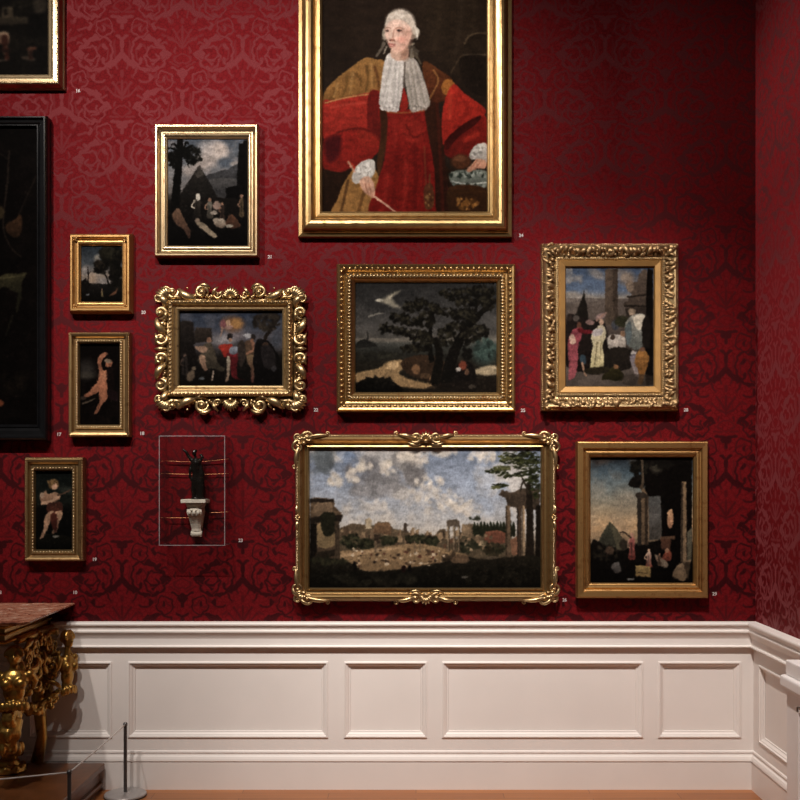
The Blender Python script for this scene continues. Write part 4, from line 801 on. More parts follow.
# ---- forum view
f = Frame('widest painting, a cloudy view over ancient ruins, gilt frame with scrolled corners', 294.9, 434, 556.8, 601.6, 10, wn=14.9, inner=(309.7,448.2,540.3,587.6))
f.frame([(0,0),(0,6.5),(.6,8),(2,10.6),(3.6,12),(5.6,12.2),(7,11),(8.4,8.4),(10,7),(11.4,6.8),(12.2,8),(13.4,8.4),(14.4,7),(14.9,5),(14.9,3.5)], G_warm)
f.beads(2.6, 11.2, .55, 1.9, .9, 1.5, G_pale, .25, 'gadroon_moulding', 6, 5)
for u, v, sx, sy in ((0,0,1,1),(f.w,0,-1,1),(f.w,f.h,-1,-1),(0,f.h,1,-1)):
    bm = bmesh.new(); g = lambda a, b, h, u=u, v=v, sx=sx, sy=sy: f.P(u+sx*a, v+sy*b, h)
    for g2 in (g, lambda a, b, h: g(b, a, h)):
        scroll(bm, g2, (13, 3.2), 6, PI, 1.35, 1.5, 12); leaf(bm, g2, (10, 5), (34, 1.4), 3.6, 11, 13.4, -.12); scroll(bm, g2, (32, -.6), 2.6, PI*.6, -1.1, .8, 9); leaf(bm, g2, (5, 6), (16, -2), 2.8, 11, 13, -.4)
    scroll(bm, g, (3, 3), 4.6, .6, 1.3, 1.3, 11); shell(bm, g, (9, 9), 9, PI*1.25, 1.9, 5, 12, 2.6)
    obj('corner_ornament', bm, G_carve, f.fr, smooth=True)
for v, sy in ((0, 1), (f.h, -1)):
    bm = bmesh.new(); g = lambda a, b, h, v=v, sy=sy: f.P(f.w/2+a, v+sy*b, h)
    shell(bm, g, (0, 7), 10, -PI/2, 2.2, 7, 12.4, 2.5)
    for m in (-1, 1):
        gg = lambda a, b, h, m=m: g(m*a, b, h)
        scroll(bm, gg, (10, 3.4), 5.6, PI*.2, 1.35, 1.5, 12); leaf(bm, gg, (12, 5), (28, 1), 3.6, 11, 13.4, -.15); scroll(bm, gg, (29, -.8), 2.6, PI*.5, -1.1, .8, 9); leaf(bm, gg, (4, 9), (18, 8), 2.4, 9, 11, .3)
    obj('crest_ornament', bm, G_carve, f.fr, smooth=True)
for u, sx in ((0, 1), (f.w, -1)):
    bm = bmesh.new(); g = lambda a, b, h, u=u, sx=sx: f.P(u+sx*b, f.h/2+a, h)
    shell(bm, g, (0, 4.5), 5.4, -PI/2, 2.2, 5, 12, 1.8)
    for m in (-1, 1): leaf(bm, lambda a, b, h, m=m: g(m*a, b, h), (2, 4), (13, 2.4), 2.6, 11, 13, -.2)
    obj('side_ornament', bm, G_carve, f.fr, smooth=True)
f.canvas(pic_forum(), 14.9, 4, CANVAS, K*0.7)
# ---- ruins at dusk
f = Frame('upright painting of dusky ruins and a small pyramid in a plain flat gilt frame', 575.3, 441.2, 708.4, 598.2, 11, wn=15.2, inner=(590.4,457.4,692.7,582.6))
f.frame([(0,0),(0,9.5),(.8,11.6),(1.6,12),(6.4,11.6),(7.2,10.4),(7.6,8.4),(8.6,8),(9.4,8.8),(10.6,9.6),(12.4,9.2),(13.4,7.6),(14.2,7),(15.2,5),(15.2,3.5)], G_brown)
f.canvas(pic_ruins_dusk(), 15.2, 4, CANVAS, K*0.78)
# ---- upper corner picture
f = Frame('dark farmyard painting in a pale gilt frame, cut off by the upper corner', -193.5, -207.5, 66, 91.6, 6, wn=17.4, inner=(-176,-190,48.5,75.1), hc=6.5)
f.frame([(0,0),(0,3.4),(.8,4.6),(1.4,5),(2.0,6.4),(2.8,10.4),(3.4,12.6),(4.4,13.2),(6.4,13.4),(7.4,12.4),(9.4,12.6),(11.4,12.2),(13,10.6),(15,10.2),(16.4,8.8),(17,8.6),(17.4,7.2),(17.4,6)], G_pale)
f.beads(5.0, 13.4, .6, .9, .8, 1.7, G_pale)
f.canvas(pic_farmyard(), 17.4, 6.5, CANVAS, K*0.5)
# ---- black framed picture
f = Frame('tall murky painting in a black ebonised frame, lit by two silvery lines at its foot', -128, 115.5, 51.6, 441, 13, wn=14.6, inner=(-112,128,37.3,424.6), hc=5)
f.frame([(0,0),(0,10),(.8,12.6),(2,14),(3.4,14),(4.4,12),(5.4,10.4),(9,10),(10.6,8.6),(11.4,8.4),(12,9.4),(13,9.4),(13.6,7.4),(14.6,6),(14.6,4)], EBONY)
f.canvas(pic_dark_figures(), 14.6, 5, CANVAS, K*0.5)
# ---------------------------------------------------------------- the room
WHITE = plain('dado_paint', (.80,.745,.71,1), .42, 0, .4, var=.03, scale=3, bump=.12, bscale=220)
def damask_pair():
    a = damask('silk_damask_back', 'X', (122-PX)*S0, EYE-(193-PY)*S0)
    b = damask('silk_damask_side', 'Y', -.30, EYE-(193-PY)*S0)
    return a, b
DAM_B, DAM_R = damask_pair()
HT = 5.6
bm = bmesh.new(); box(bm, -4.6, XR+.25, 0, .25, .86, HT); struct('wall_back', bm, DAM_B)
bm = bmesh.new(); box(bm, XR, XR+.25, -6.5, 0, .86, HT); struct('wall_right', bm, DAM_R)
# floor
def parquet():
    m, nt, b = new_mat('oak_floor'); tc = N(nt, 'ShaderNodeTexCoord')
    mp = N(nt, 'ShaderNodeMapping'); nt.links.new(tc.outputs['Object'], mp.inputs['Vector'])
    br = N(nt, 'ShaderNodeTexBrick', Scale=1.0); nt.links.new(mp.outputs[0], br.inputs['Vector'])
    br.inputs['Brick Width'].default_value = .9; br.inputs['Row Height'].default_value = .09; br.inputs['Mortar Size'].default_value = .0012
    br.inputs['Color1'].default_value = srgb(168,106,56); br.inputs['Color2'].default_value = srgb(146,88,46); br.inputs['Mortar'].default_value = srgb(60,36,22)
    wv = N(nt, 'ShaderNodeTexNoise', Scale=1.0, Detail=6.0); mp2 = N(nt, 'ShaderNodeMapping'); nt.links.new(tc.outputs['Object'], mp2.inputs['Vector']); mp2.inputs['Scale'].default_value = (3, 60, 1); nt.links.new(mp2.outputs[0], wv.inputs['Vector'])
    hs = N(nt, 'ShaderNodeHueSaturation'); nt.links.new(br.outputs[0], hs.inputs['Color'])
    mr = N(nt, 'ShaderNodeMapRange'); nt.links.new(wv.outputs[0], mr.inputs[0]); mr.inputs[3].default_value = .7; mr.inputs[4].default_value = 1.3; nt.links.new(mr.outputs[0], hs.inputs['Value'])
    nt.links.new(hs.outputs[0], b.inputs['Base Color']); b.inputs['Roughness'].default_value = .38
    return m
struct('floor', bx(-4.6, XR+.25, -6.5, .25, -.12, 0), parquet())
# dado: backing, panels, rails
struct('wall_back_dado', bx(-4.6, XR+.25, .0, .25, 0, .86), WHITE)
struct('wall_right_dado', bx(XR, XR+.25, -6.5, 0, 0, .86), WHITE)
def run(name, prof):
    """a moulding run along the back wall and, mitred at the corner, along the right wall; prof = (projection, height)"""
    bm = bmesh.new(); R = []
    for d, z in prof: R.append([bm.verts.new(p) for p in ((-4.6, -d, z), (XR-d, -d, z), (XR-d, -6.5, z))])
    for a, b in zip(R, R[1:]+R[:1]):
        for j in range(2): bm.faces.new((a[j], a[j+1], b[j+1], b[j]))
    for j in (0, 2): bm.faces.new([r[j] for r in R])
    struct(name, bm, WHITE)
ST = .017   # thickness of stiles and rails over the panel ground
run('trim_1', [(0,.877),(.056,.877),(.060,.872),(.060,.864),(.054,.860),(.050,.852),(.046,.843),(.046,.836),(.054,.833),(.054,.826),(.050,.820),(.042,.808),(.036,.796),(.034,.790),(.034,.757),(.042,.754),(.044,.748),(.040,.742),(ST,.740),(0,.740)])
run('baseboard_back', [(0,.203),(ST,.203),(.022,.199),(.024,.192),(.020,.186),(.022,.178),(.029,.172),(.034,.160),(.036,.150),(.030,.145),(.032,.141),(.032,0),(0,0)])
PANELS = [(29,112),(128,328),(344,427),(442,643),(658,741)]
ZT, ZB = EYE-(661-PY)*S0, EYE-(737-PY)*S0
def mould(name, a0, a1, f, z0=None, z1=None):
    """panel moulding: a ring from the stile surface down to the sunk panel"""
    z0, z1 = ZB, ZT; bm = bmesh.new(); R = []
    for w, d in ((0,ST),(.000,ST+.005),(.004,ST+.007),(.009,ST+.007),(.012,ST+.001),(.018,ST-.001),(.025,.008),(.029,.006),(.033,.006),(.035,.0006)):
        R.append([bm.verts.new(f(x, d, z)) for x, z in ((a0+w,z0+w),(a1-w,z0+w),(a1-w,z1-w),(a0+w,z1-w))])
    for a, b in zip(R, R[1:]):
        for j in range(4): bm.faces.new((a[j], a[(j+1)%4], b[(j+1)%4], b[j]))
    struct(name, bm, WHITE)
fb = lambda x, d, z: (x, -d, z)
fr = lambda x, d, z: (XR-d, -x, z)
SB = (D-ST)/FPX
spans = [((a-PX)*SB, (b-PX)*SB) for a, b in PANELS]
# two more panels of the same rhythm run on behind the table, out of the frame
spans = [(spans[0][0]-.09-1.05, spans[0][0]-.09)]+spans
n = 2
for a0, a1 in spans: mould(f'trim_{n}', a0, a1, fb); n += 1
rspans = [(.115, 1.2), (1.28, 1.72), (1.80, 2.85)]
for a0, a1 in rspans: mould(f'trim_{n}', a0, a1, fr); n += 1
def stiles(name, spans, end0, end1, f):
    bm = bmesh.new()
    def bxx(a0, a1, z0, z1):
        p = [f(x, d, z) for d in (.0, ST) for x, z in ((a0,z0),(a1,z0),(a1,z1),(a0,z1))]
        v = [bm.verts.new(q) for q in p]
        for fc in ((0,1,2,3),(4,5,6,7),(0,1,5,4),(1,2,6,5),(2,3,7,6),(3,0,4,7)): bm.faces.new([v[i] for i in fc])
    bxx(end0, end1, .19, ZB); bxx(end0, end1, ZT, .745)
    e = [end0]+[x for s in spans for x in s]+[end1]
    for a, b in zip(e[::2], e[1::2]): bxx(a, b, ZB, ZT)
    struct(name, bm, WHITE)
stiles(f'trim_{n}', spans, -4.6, XR-ST, fb); n += 1
stiles(f'trim_{n}', rspans, 0.0, 6.5, fr)
# white casing standing against the right wall
WH2 = plain('casing_paint', (.80,.76,.75,1), .4, 0, .4, var=.02, scale=3)
rc = tag(empty('radiator_cover', (XR-.14, -1.4, 0)), 'white panelled radiator cover standing against the right wall', 'radiator cover')
X0 = XR-.14
def lb(x0, x1, y0, y1, z0, z1): return bx(x0-X0, x1-X0, y0+1.4, y1+1.4, z0, z1)
obj('body', lb(1.645, XR-.062, -1.95, -.85, 0, .70), WH2, rc)
obj('top_board', lb(1.640, XR-.062, -1.955, -.845, .755, .822), WH2, rc, mods=(('BEVEL', dict(width=.006, segments=2)),))
obj('ledge_moulding', lb(1.618, XR-.062, -1.965, -.830, .70, .755), WH2, rc, mods=(('BEVEL', dict(width=.012, segments=3)),))
bm = bmesh.new()
for z0, z1 in ((.12,.14),(.62,.64)): box(bm, 1.640-X0, 1.647-X0, -1.85+1.4, -.98+1.4, z0, z1)
for y0, y1 in ((-1.85,-1.83),(-1.0,-.98)): box(bm, 1.640-X0, 1.647-X0, y0+1.4, y1+1.4, .12, .64)
obj('panel_moulding', bm, WH2, rc)
obj('skirting', lb(1.632, XR-.062, -1.96, -.835, 0, .09), WH2, rc, mods=(('BEVEL', dict(width=.004, segments=2)),))
# ---------------------------------------------------------------- catalogue numbers on the silk
INK = plain('number_vinyl', (.46,.40,.39,1), .5)
for px, py, t, lab in ((78,91,'16','white wall number 16 under the right corner of the farmyard picture'), (270,257,'21','white wall number 21 beside the lower corner of the pyramid painting'),
        (143.5,312.5,'20','white wall number 20 between the smallest landscape and the carved scroll frame'), (59,434.5,'17','white wall number 17 beside the foot of the black frame'),
        (142,433.5,'18','white wall number 18 beside the putto with a raised arm'), (94.5,559.5,'19','white wall number 19 beside the seated putto painting'),
        (75,592.5,'10','white wall number 10 just above the marble table end'), (.4,592.5,'8','white wall number cut by the picture edge above the marble table'),
        (240.7,540.5,'23','white wall number 23 beside the clear display case'), (316,410,'22','white wall number 22 at the lower corner of the carved scroll frame'),
        (523,410.5,'25','white wall number 25 beside the stormy landscape'), (686,410,'28','white wall number 28 beside the leafy carved frame'),
        (564.5,600,'26','white wall number 26 beside the widest painting'), (714.5,594,'29','white wall number 29 beside the dusky ruins painting'),
        (521,235.5,'24','white wall number 24 beside the large scarlet portrait')):
    cu = bpy.data.curves.new('txt', 'FONT'); cu.body = t; cu.size = .024; cu.align_x = 'CENTER'; cu.align_y = 'CENTER'; cu.extrude = .0004; cu.offset = .0006
    to = bpy.data.objects.new('txt', cu); COL.objects.link(to)
    me = bpy.data.meshes.new_from_object(to.evaluated_get(bpy.context.evaluated_depsgraph_get())); bpy.data.objects.remove(to)
    me.name = 'wall_number'; me.materials.clear(); me.materials.append(INK)
    o = bpy.data.objects.new('wall_number', me); COL.objects.link(o)
    p = at(px, py); o.location = (p.x, -.0012, p.z); o.rotation_euler = (PI/2, 0, 0)
    tag(o, lab, 'number', 'catalogue numbers on the wall')
# ---------------------------------------------------------------- clear case with bracket and statuette
def acrylic():
    m, nt, b = new_mat('clear_acrylic'); nt.nodes.remove(b); out = nt.nodes['Material Output']
    t = N(nt, 'ShaderNodeBsdfTransparent'); t.inputs[0].default_value = (.95,.95,.95,1)
    g = N(nt, 'ShaderNodeBsdfGlossy', Roughness=.06); g.inputs[0].default_value = (.9,.9,.9,1)
    lw = N(nt, 'ShaderNodeLayerWeight', Blend=.5); E.T = nt; fz_ = E.op('MULTIPLY_ADD', E.op('POWER', E(lw.outputs['Facing']), 4.), .5, .02); mx = N(nt, 'ShaderNodeMixShader')
    no = N(nt, 'ShaderNodeTexNoise', Scale=6.0); tc = N(nt, 'ShaderNodeTexCoord'); nt.links.new(tc.outputs['Object'], no.inputs['Vector'])
    bp = N(nt, 'ShaderNodeBump', Strength=.05, Distance=.002); nt.links.new(no.outputs[0], bp.inputs['Height']); nt.links.new(bp.outputs[0], g.inputs['Normal'])
    nt.links.new(fz_.s, mx.inputs[0]); nt.links.new(t.outputs[0], mx.inputs[1]); nt.links.new(g.outputs[0], mx.inputs[2]); nt.links.new(mx.outputs[0], out.inputs['Surface'])
    return m
def frosted():
    m, nt, b = new_mat('polished_acrylic_edge'); out = nt.nodes['Material Output']
    tc = N(nt, 'ShaderNodeTexCoord'); no = N(nt, 'ShaderNodeTexNoise', Scale=30.0); nt.links.new(tc.outputs['Object'], no.inputs['Vector'])
    r = ramp(nt, no.outputs[0], [(.3,(.30,.26,.27,1)),(.7,(.5,.46,.46,1))]); nt.links.new(r.outputs[0], b.inputs['Base Color']); b.inputs['Roughness'].default_value = .25
    t = N(nt, 'ShaderNodeBsdfTransparent'); mx = N(nt, 'ShaderNodeMixShader', ); mx.inputs[0].default_value = .38
    nt.links.new(t.outputs[0], mx.inputs[1]); nt.links.new(b.outputs[0], mx.inputs[2]); nt.links.new(mx.outputs[0], out.inputs['Surface'])
    return m
ACR, EDGE = acrylic(), frosted()
DC = .14; A0 = at(159.3, 436, DC); A1 = at(224.7, 545.3, DC); cw, ch = A1.x-A0.x, A0.z-A1.z; TH = .004
case = tag(empty('wall_mounted_display_case', ((A0.x+A1.x)/2, 0, A1.z)), 'clear acrylic display case fixed to the red wall around a statuette', 'display case')
w2 = cw/2
obj('front_panel', bx(-w2, w2, -DC, -DC+TH, 0, ch), ACR, case)
for sx in (-1, 1): obj('side_panel', bx(sx*w2-TH*(sx > 0), sx*w2+TH*(sx < 0), -DC+TH, -.0003, TH, ch-TH), ACR, case)
obj('bottom_panel', bx(-w2, w2, -DC+TH, -.0003, 0, TH), ACR, case); obj('top_panel', bx(-w2, w2, -DC+TH, -.0003, ch-TH, ch), ACR, case)
bm = bmesh.new(); e = .0017
for sx in (-w2, w2):
    box(bm, sx-e, sx+e, -DC-e, -DC+e, -e, ch+e)
    for z in (0, ch): box(bm, sx-e*.6, sx+e*.6, -DC, -.0003, z-e*.6, z+e*.6)
for z in (0, ch): box(bm, -w2, w2, -DC-e, -DC+e, z-e, z+e)
obj('edge_strips', bm, EDGE, case)
STREAK = plain('copper_reflection', (.55,.22,.10,1), .35, .8)  # orange strands added to stand in for light reflected in the acrylic
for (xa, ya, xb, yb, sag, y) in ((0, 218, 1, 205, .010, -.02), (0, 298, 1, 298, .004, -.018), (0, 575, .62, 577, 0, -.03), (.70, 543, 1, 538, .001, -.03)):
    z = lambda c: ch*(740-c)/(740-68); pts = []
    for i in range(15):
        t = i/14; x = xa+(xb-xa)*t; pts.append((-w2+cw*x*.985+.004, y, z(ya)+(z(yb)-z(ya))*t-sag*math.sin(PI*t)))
    bm = bmesh.new(); tube(bm, pts, .0017, 6); obj('reflection_streak', bm, STREAK, case, smooth=True)
STONE = plain('carved_limestone', (.55,.50,.42,1), .7, 0, .3, var=.12, scale=40, bump=.4, bscale=120)
cp = lambda x, y, t=.09: at(145+x/6.1538, 425+y/6.1538, t)
c0 = cp(304, 468); br_ = tag(empty('wall_bracket', (c0.x, 0, cp(0,690).z)), 'pale carved stone wall bracket with scroll foot inside the clear case', 'bracket')
u = (D-.09)/FPX/6.1538; zz = lambda y: (690-y)*u
bm = bmesh.new(); box(bm, -76*u, 76*u, -.125, -.005, zz(480), zz(457)); bmesh.ops.bevel(bm, geom=bm.edges[:], offset=.002, segments=2, affect='EDGES'); obj('shelf', bm, STONE, br_)
bm = bmesh.new(); R = []
for y, hw, d in ((480,52,.10),(492,50,.098),(508,42,.090),(518,44,.094),(535,46,.096),(556,42,.090),(575,38,.075),(610,33,.058),(640,29,.046),(655,28,.044)):
    R.append([bm.verts.new(p) for p in ((-hw*u,-.006,zz(y)),(-hw*u,-d,zz(y)),(-hw*u*.4,-d-.006,zz(y)),(hw*u*.4,-d-.006,zz(y)),(hw*u,-d,zz(y)),(hw*u,-.006,zz(y)))])
for a, b in zip(R, R[1:]):
    for j in range(6): bm.faces.new((a[j], a[(j+1)%6], b[(j+1)%6], b[j]))
bm.faces.new(R[0]); bm.faces.new(R[-1]); obj('console', bm, STONE, br_)
bm = bmesh.new()
for i in range(3): blob(bm, ((i-1)*26*u, -.100, zz(538)), (12*u, .010, 15*u)); 
for i in range(2): blob(bm, ((i-.5)*28*u, -.102, zz(524)), (10*u, .008, 8*u))
obj('carved_leaf', bm, STONE, br_, smooth=True)
bm = bmesh.new(); tube(bm, [(-33*u, -.036, zz(672)), (33*u, -.036, zz(672))], 18*u, 14); obj('scroll_foot', bm, STONE, br_, smooth=True)
BRONZE = plain('dark_bronze', (.014,.011,.009,1), .25, .6, .6, var=.3, scale=60)
st = tag(empty('statuette', (cp(312, 455, .08).x, -.07, cp(0, 456.5).z)), 'small dark bronze figure with one raised arm on the stone bracket', 'statuette')
q = lambda x, y, d=0.: Vector(((x-312)*u, d, (456.5-y)*u))
bm = bmesh.new(); lathe(bm, [(.026,0),(.027,.004),(.024,.007),(.022,.012)], seg=20); obj('base', bm, BRONZE, st, smooth=True)
bm = bmesh.new()
tube(bm, [q(300,448), q(296,400), q(302,350), q(306,320)], [0.0095,0.0135,0.0175,0.0189]); tube(bm, [q(330,448,.004), q(330,400,-.006), q(326,350,-.004), q(318,320)], [0.0095,0.0121,0.0175,0.0189])
tube(bm, [q(310,335), q(312,300), q(308,265), q(312,230), q(312,205)], [0.0230,0.0203,0.0243,0.0284,0.0162]); blob(bm, q(302,172,-.004), (.012,.013,.016)); tube(bm, [q(308,200), q(304,182)], .007)
tube(bm, [q(292,222), q(268,196), q(252,166,-.004), q(236,152,-.006)], [0.0108,0.0095,0.0081,0.0054]); tube(bm, [q(334,222), q(352,196), q(338,180)], [0.0108,0.0095,0.0068])
tube(bm, [q(290,235), q(278,275,-.012), q(276,318,-.014), q(292,345,-.012)], [0.0095,0.0081,0.0068,0.0068]); blob(bm, q(236,151,-.006), (.005,.004,.006)); blob(bm, q(340,184), (.007,.006,.006))
tube(bm, [q(334,235), q(346,300), q(342,380), q(336,446)], [0.0095,0.0162,0.0189,0.0216]); blob(bm, q(306,158,0), (.013,.013,.008))
obj('figure', bm, BRONZE, st, mods=REMESH(.0022))
# ---------------------------------------------------------------- platform, console table
WOOD = plain('stained_platform_wood', srgb(104,62,34), .3, 0, .45, var=.25, scale=14)
XP = (105-PX)*(D-.05)/FPX
pl = tag(empty('platform', (XP-1.0, -.45, 0)), 'low brown wooden platform under the gilded console table', 'platform')
obj('top_board', bx(-1.15, 1.0, -.40, .398, .115, .146), WOOD, pl, mods=(('BEVEL', dict(width=.005, segments=2)),))
obj('plinth_board', bx(-1.13, .975, -.38, .398, .0, .115), WOOD, pl)
bm = bmesh.new(); tube(bm, [(.978,.395,.035), (.978,-.382,.035), (-1.13,-.382,.035)], .016, 8); obj('base_moulding', bm, WOOD, pl, smooth=True)
def marble():
    m, nt, b = new_mat('red_marble'); tc = N(nt, 'ShaderNodeTexCoord')
    mp = N(nt, 'ShaderNodeMapping'); nt.links.new(tc.outputs['Object'], mp.inputs['Vector']); mp.inputs['Scale'].default_value = (4, 9, 6)
    no = N(nt, 'ShaderNodeTexNoise', Scale=2.2, Detail=9.0, Roughness=.62, Distortion=2.2); nt.links.new(mp.outputs[0], no.inputs['Vector'])
    r = ramp(nt, no.outputs[0], [(.34, srgb(104,58,44)), (.47, srgb(164,106,82)), (.55, srgb(190,140,114)), (.64, srgb(228,204,182))]); nt.links.new(r.outputs[0], b.inputs['Base Color'])
    b.inputs['Roughness'].default_value = .25; return m
G_table = gold('table_gilding', (.50,.29,.075,1), .28, .14, scale=34)
tb = tag(empty('console_table', (-2.5, -.35, .146)), 'gilded console table with carved female busts and a red marble top', 'table')
O = Vector((-2.5, -.35, .146))
def L3(x, y, z): return Vector((x, y, z))-O
bm = bmesh.new()
out = [(-1.795,-.006),(-1.768,-.70),(-1.80,-.735),(-1.90,-.742),(-3.1,-.742),(-3.2,-.70),(-3.205,-.006)]
R = []
for z, k in ((.974,.004),(.973,.001),(.970,0),(.964,.002),(.960,.014),(.956,.030),(.950,.036)): R.append([bm.verts.new(L3(-2.5+(x+2.5)*(1-k*1.4), y*(1-k*1.4) if y < -.1 else y, z)) for x, y in out])
bm.faces.new(R[0]); bm.faces.new(R[-1][::-1])
for a, b in zip(R, R[1:]):
    for j in range(len(out)): bm.faces.new((a[j], a[(j+1)%len(out)], b[(j+1)%len(out)], b[j]))
obj('marble_top', bm, marble(), tb)
bm = bmesh.new()
box(bm, -3.14+2.5, -1.90+2.5, -.66+.35, -.63+.35, .86-.146, .950-.146); box(bm, -1.93+2.5, -1.90+2.5, -.63+.35, -.07+.35, .86-.146, .950-.146); box(bm, -3.14+2.5, -3.11+2.5, -.63+.35, -.07+.35, .86-.146, .950-.146); box(bm, -3.14+2.5, -1.90+2.5, -.10+.35, -.07+.35, .86-.146, .950-.146)
obj('apron', bm, G_table, tb)
for z, r in ((.940,.010),(.905,.006),(.868,.008)):
    bm = bmesh.new(); tube(bm, [L3(-1.893,-.08,z), L3(-1.893,-.667,z), L3(-3.14,-.667,z)], r, 8); obj('apron_moulding', bm, G_table, tb, smooth=True)
def bust(c, k, face, kz):
    """a carved female half figure growing out of a scroll; c = middle of the chest, k = chest half width, face = heading"""
    M = Matrix.Rotation(face, 3, 'Z'); P = lambda x, y, z: c+M @ Vector((x*k, y*k, z*kz))
    bm = bmesh.new(); B = lambda x, y, z, a, b_, d: blob(bm, P(x,y,z), M @ Matrix.Diagonal((a*k, b_*k, d*(k+kz)/2)), 14, 10)
    B(0,0,0,.95,.62,.85); B(0,.02,-.75,.72,.52,.75); B(0,.05,-1.4,.6,.46,.7)                       # chest, waist, belly
    for sx in (-1, 1):
        B(sx*.44,-.5,-.1,.40,.38,.40); B(sx*.98,.05,.42,.34,.34,.34)                                # breasts, shoulders
        tube(bm, [P(sx*1.0,.05,.4), P(sx*1.3,.25,-.1), P(sx*1.15,.5,-.7)], [.3*k,.26*k,.16*k], 10)
    tube(bm, [P(0,0,.6), P(.02,-.02,1.25)], [.34*k,.28*k], 10)
    B(.02,-.05,1.72,.48,.56,.66); B(.02,-.30,1.45,.3,.3,.34); B(.02,-.62,1.64,.09,.14,.14)          # head, jaw, nose
    B(.02,.25,1.95,.55,.52,.5); B(.02,.62,1.75,.32,.3,.34)                                           # hair and knot
    for i in range(9): a = PI*(i/8); B(.5*math.cos(a)+.02, -.28+.1*math.sin(a), 1.85+.42*math.sin(a), .17, .2, .17)
    tube(bm, [P(.3,.45,1.5), P(.55,.3,.9), P(.7,.0,.5)], [.16*k,.17*k,.1*k], 8)
    for i in range(7): a = PI*i/6; B(.8*math.cos(a), -.2-.3*math.sin(a), -1.75+.1*math.sin(a), .22, .2, .36)     # leafy skirt
    return obj('carved_bust', bm, G_table, tb, mods=REMESH(.0045*max(1, k/.05)*.8))
sA = (D-.45)/FPX
cA = at(14, 681, .60)-O; bust(cA, .070, .30, .068)
cB = at(67.5, 665, .13)-O; bust(cB, .052, 1.1, .076)
# scrolled legs
def s_leg(x, y, y1, x1, th):
    bm = bmesh.new()
    pts = [L3(x, y, .50), L3(x-.01, y-.03, .44), L3(x-.03, y-.01, .37), L3((x+x1)/2, (y+y1)/2+.02, .31), L3(x1, y1+.04, .25), L3(x1, y1+.03, .20), L3(x1, y1-.01, .196)]
    tube(bm, pts, [th*.9, th*1.05, th*.9, th*.7, th*.6, th*.62, th*.8], 12)
    for i in range(18):
        a = i/17; t = 2*PI*1.4*a; r = .055*(1-.75*a); blob(bm, L3(x, y-.02+r*math.cos(t), .50+r*math.sin(t)), (th*.62, th*.45, th*.45), 8, 6)
    for i, p in enumerate(pts[1:5]):
        for j in range(5): a = 2*PI*j/5+i; blob(bm, p+Vector((math.cos(a)*th*.8, math.sin(a)*th*.8, -.01)), (th*.32, th*.32, th*.6), 8, 6)
    lg = obj('leg', bm, G_table, tb, mods=REMESH(.0055))
    bm = bmesh.new(); lathe(bm, [(.03,.062),(.05,.055),(.055,.04),(.05,.03),(.085,.02),(.09,0)], c=L3(x1, y1, .151), seg=18)
    for j in range(9): a = 2*PI*j/9; blob(bm, L3(x1+.07*math.cos(a), y1+.07*math.sin(a), .172), (.02,.02,.018), 8, 6)
    obj('foot', bm, G_table, lg, mods=REMESH(.005))
    return lg
xA = (cA+O).x
lg = s_leg(xA-.02, -.56, -.21, -2.06, .055)
c2 = lg.copy(); COL.objects.link(c2); c2.location.x -= .88; ft = lg.children[0].copy(); COL.objects.link(ft); ft.parent = c2
# carved frieze on the end, rosette, festoon
bm = bmesh.new(); R = random.Random(5)
g = lambda a, b, h: L3(-1.875+h, -.30+a, .80-b)      # a along the depth, b down, h out
G1 = (lambda a, b, h: g(a*.01, b*.01, h*.01))
for m in (-1, 1):
    gm = lambda a, b, h, m=m: G1(m*a, b, h)
    scroll(bm, gm, (9, 1), 5, PI, 1.4, 1.1, 1.5); scroll(bm, gm, (17, 4), 4, 0, -1.3, 1.0, 1.5); leaf(bm, gm, (4, 6), (16, 9), 3, .5, 2.5, .3); leaf(bm, gm, (12, -4), (23, -1), 3, .5, 2.5, -.3); leaf(bm, gm, (2, 9), (8, 16), 2.6, .5, 2.2, .3); leaf(bm, gm, (6, 4), (3, 12), 2, .5, 2, .3)
for i in range(26): blob(bm, G1(-20+40*R.random(), -5+17*R.random(), 1+R.random()), Vector((.010,.016,.013))*(.6+.7*R.random()), 8, 6)
for i in range(46):
    a, b = R.uniform(-17, 20), R.uniform(6, 24); h = R.uniform(-3.5, 0)
    if R.random() < .55: leaf(bm, G1, (a, b), (a+R.uniform(-6,6), b+R.uniform(-6,3)), R.uniform(2,3.6), h, h+2.4, R.uniform(-.6,.6))
    else: scroll(bm, G1, (a, b), R.uniform(2,3.6), R.uniform(0,6), R.choice((-1.3,1.3)), .7, h)
tube(bm, [L3(-1.885,-.55,.86), L3(-1.885,-.1,.86)], .02, 8); tube(bm, [L3(-1.90,-.5,.80), L3(-1.90,-.12,.74)], .018, 8)
obj('carved_frieze', bm, G_table, tb, smooth=True)
ro = at(35, 637, .30)-O; bm = bmesh.new()
for i in range(14): a = 2*PI*i/14; blob(bm, ro+Vector((.012*0+.036*math.cos(a), -.012, .036*math.sin(a))), (.011,.012,.011), 8, 6)
for i in range(6): a = 2*PI*i/6; blob(bm, ro+Vector((.014*math.cos(a), -.008, .014*math.sin(a))), (.011,.008,.011), 8, 6)
obj('rosette', bm, G_table, tb, smooth=True)
bm = bmesh.new(); p0 = at(60, 692, .12)-O; p1 = at(18, 708, .40)-O
for i in range(26):
    t = i/25; p = p0.lerp(p1, t)+Vector((0,0,-.035*math.sin(PI*t))); r = .012+.014*math.sin(PI*t)
    for j in range(2): blob(bm, p+Vector((R.uniform(-1,1), R.uniform(-1,1), R.uniform(-1,1)))*r, Vector((1,1,1))*(r*.75), 8, 6)
tube(bm, [p0+Vector((0,0,.01)), p0.lerp(p1,.5)+Vector((0,0,-.03)), p1], [.012,.018,.014], 8)
obj('festoon', bm, G_table, tb, mods=REMESH(.005))
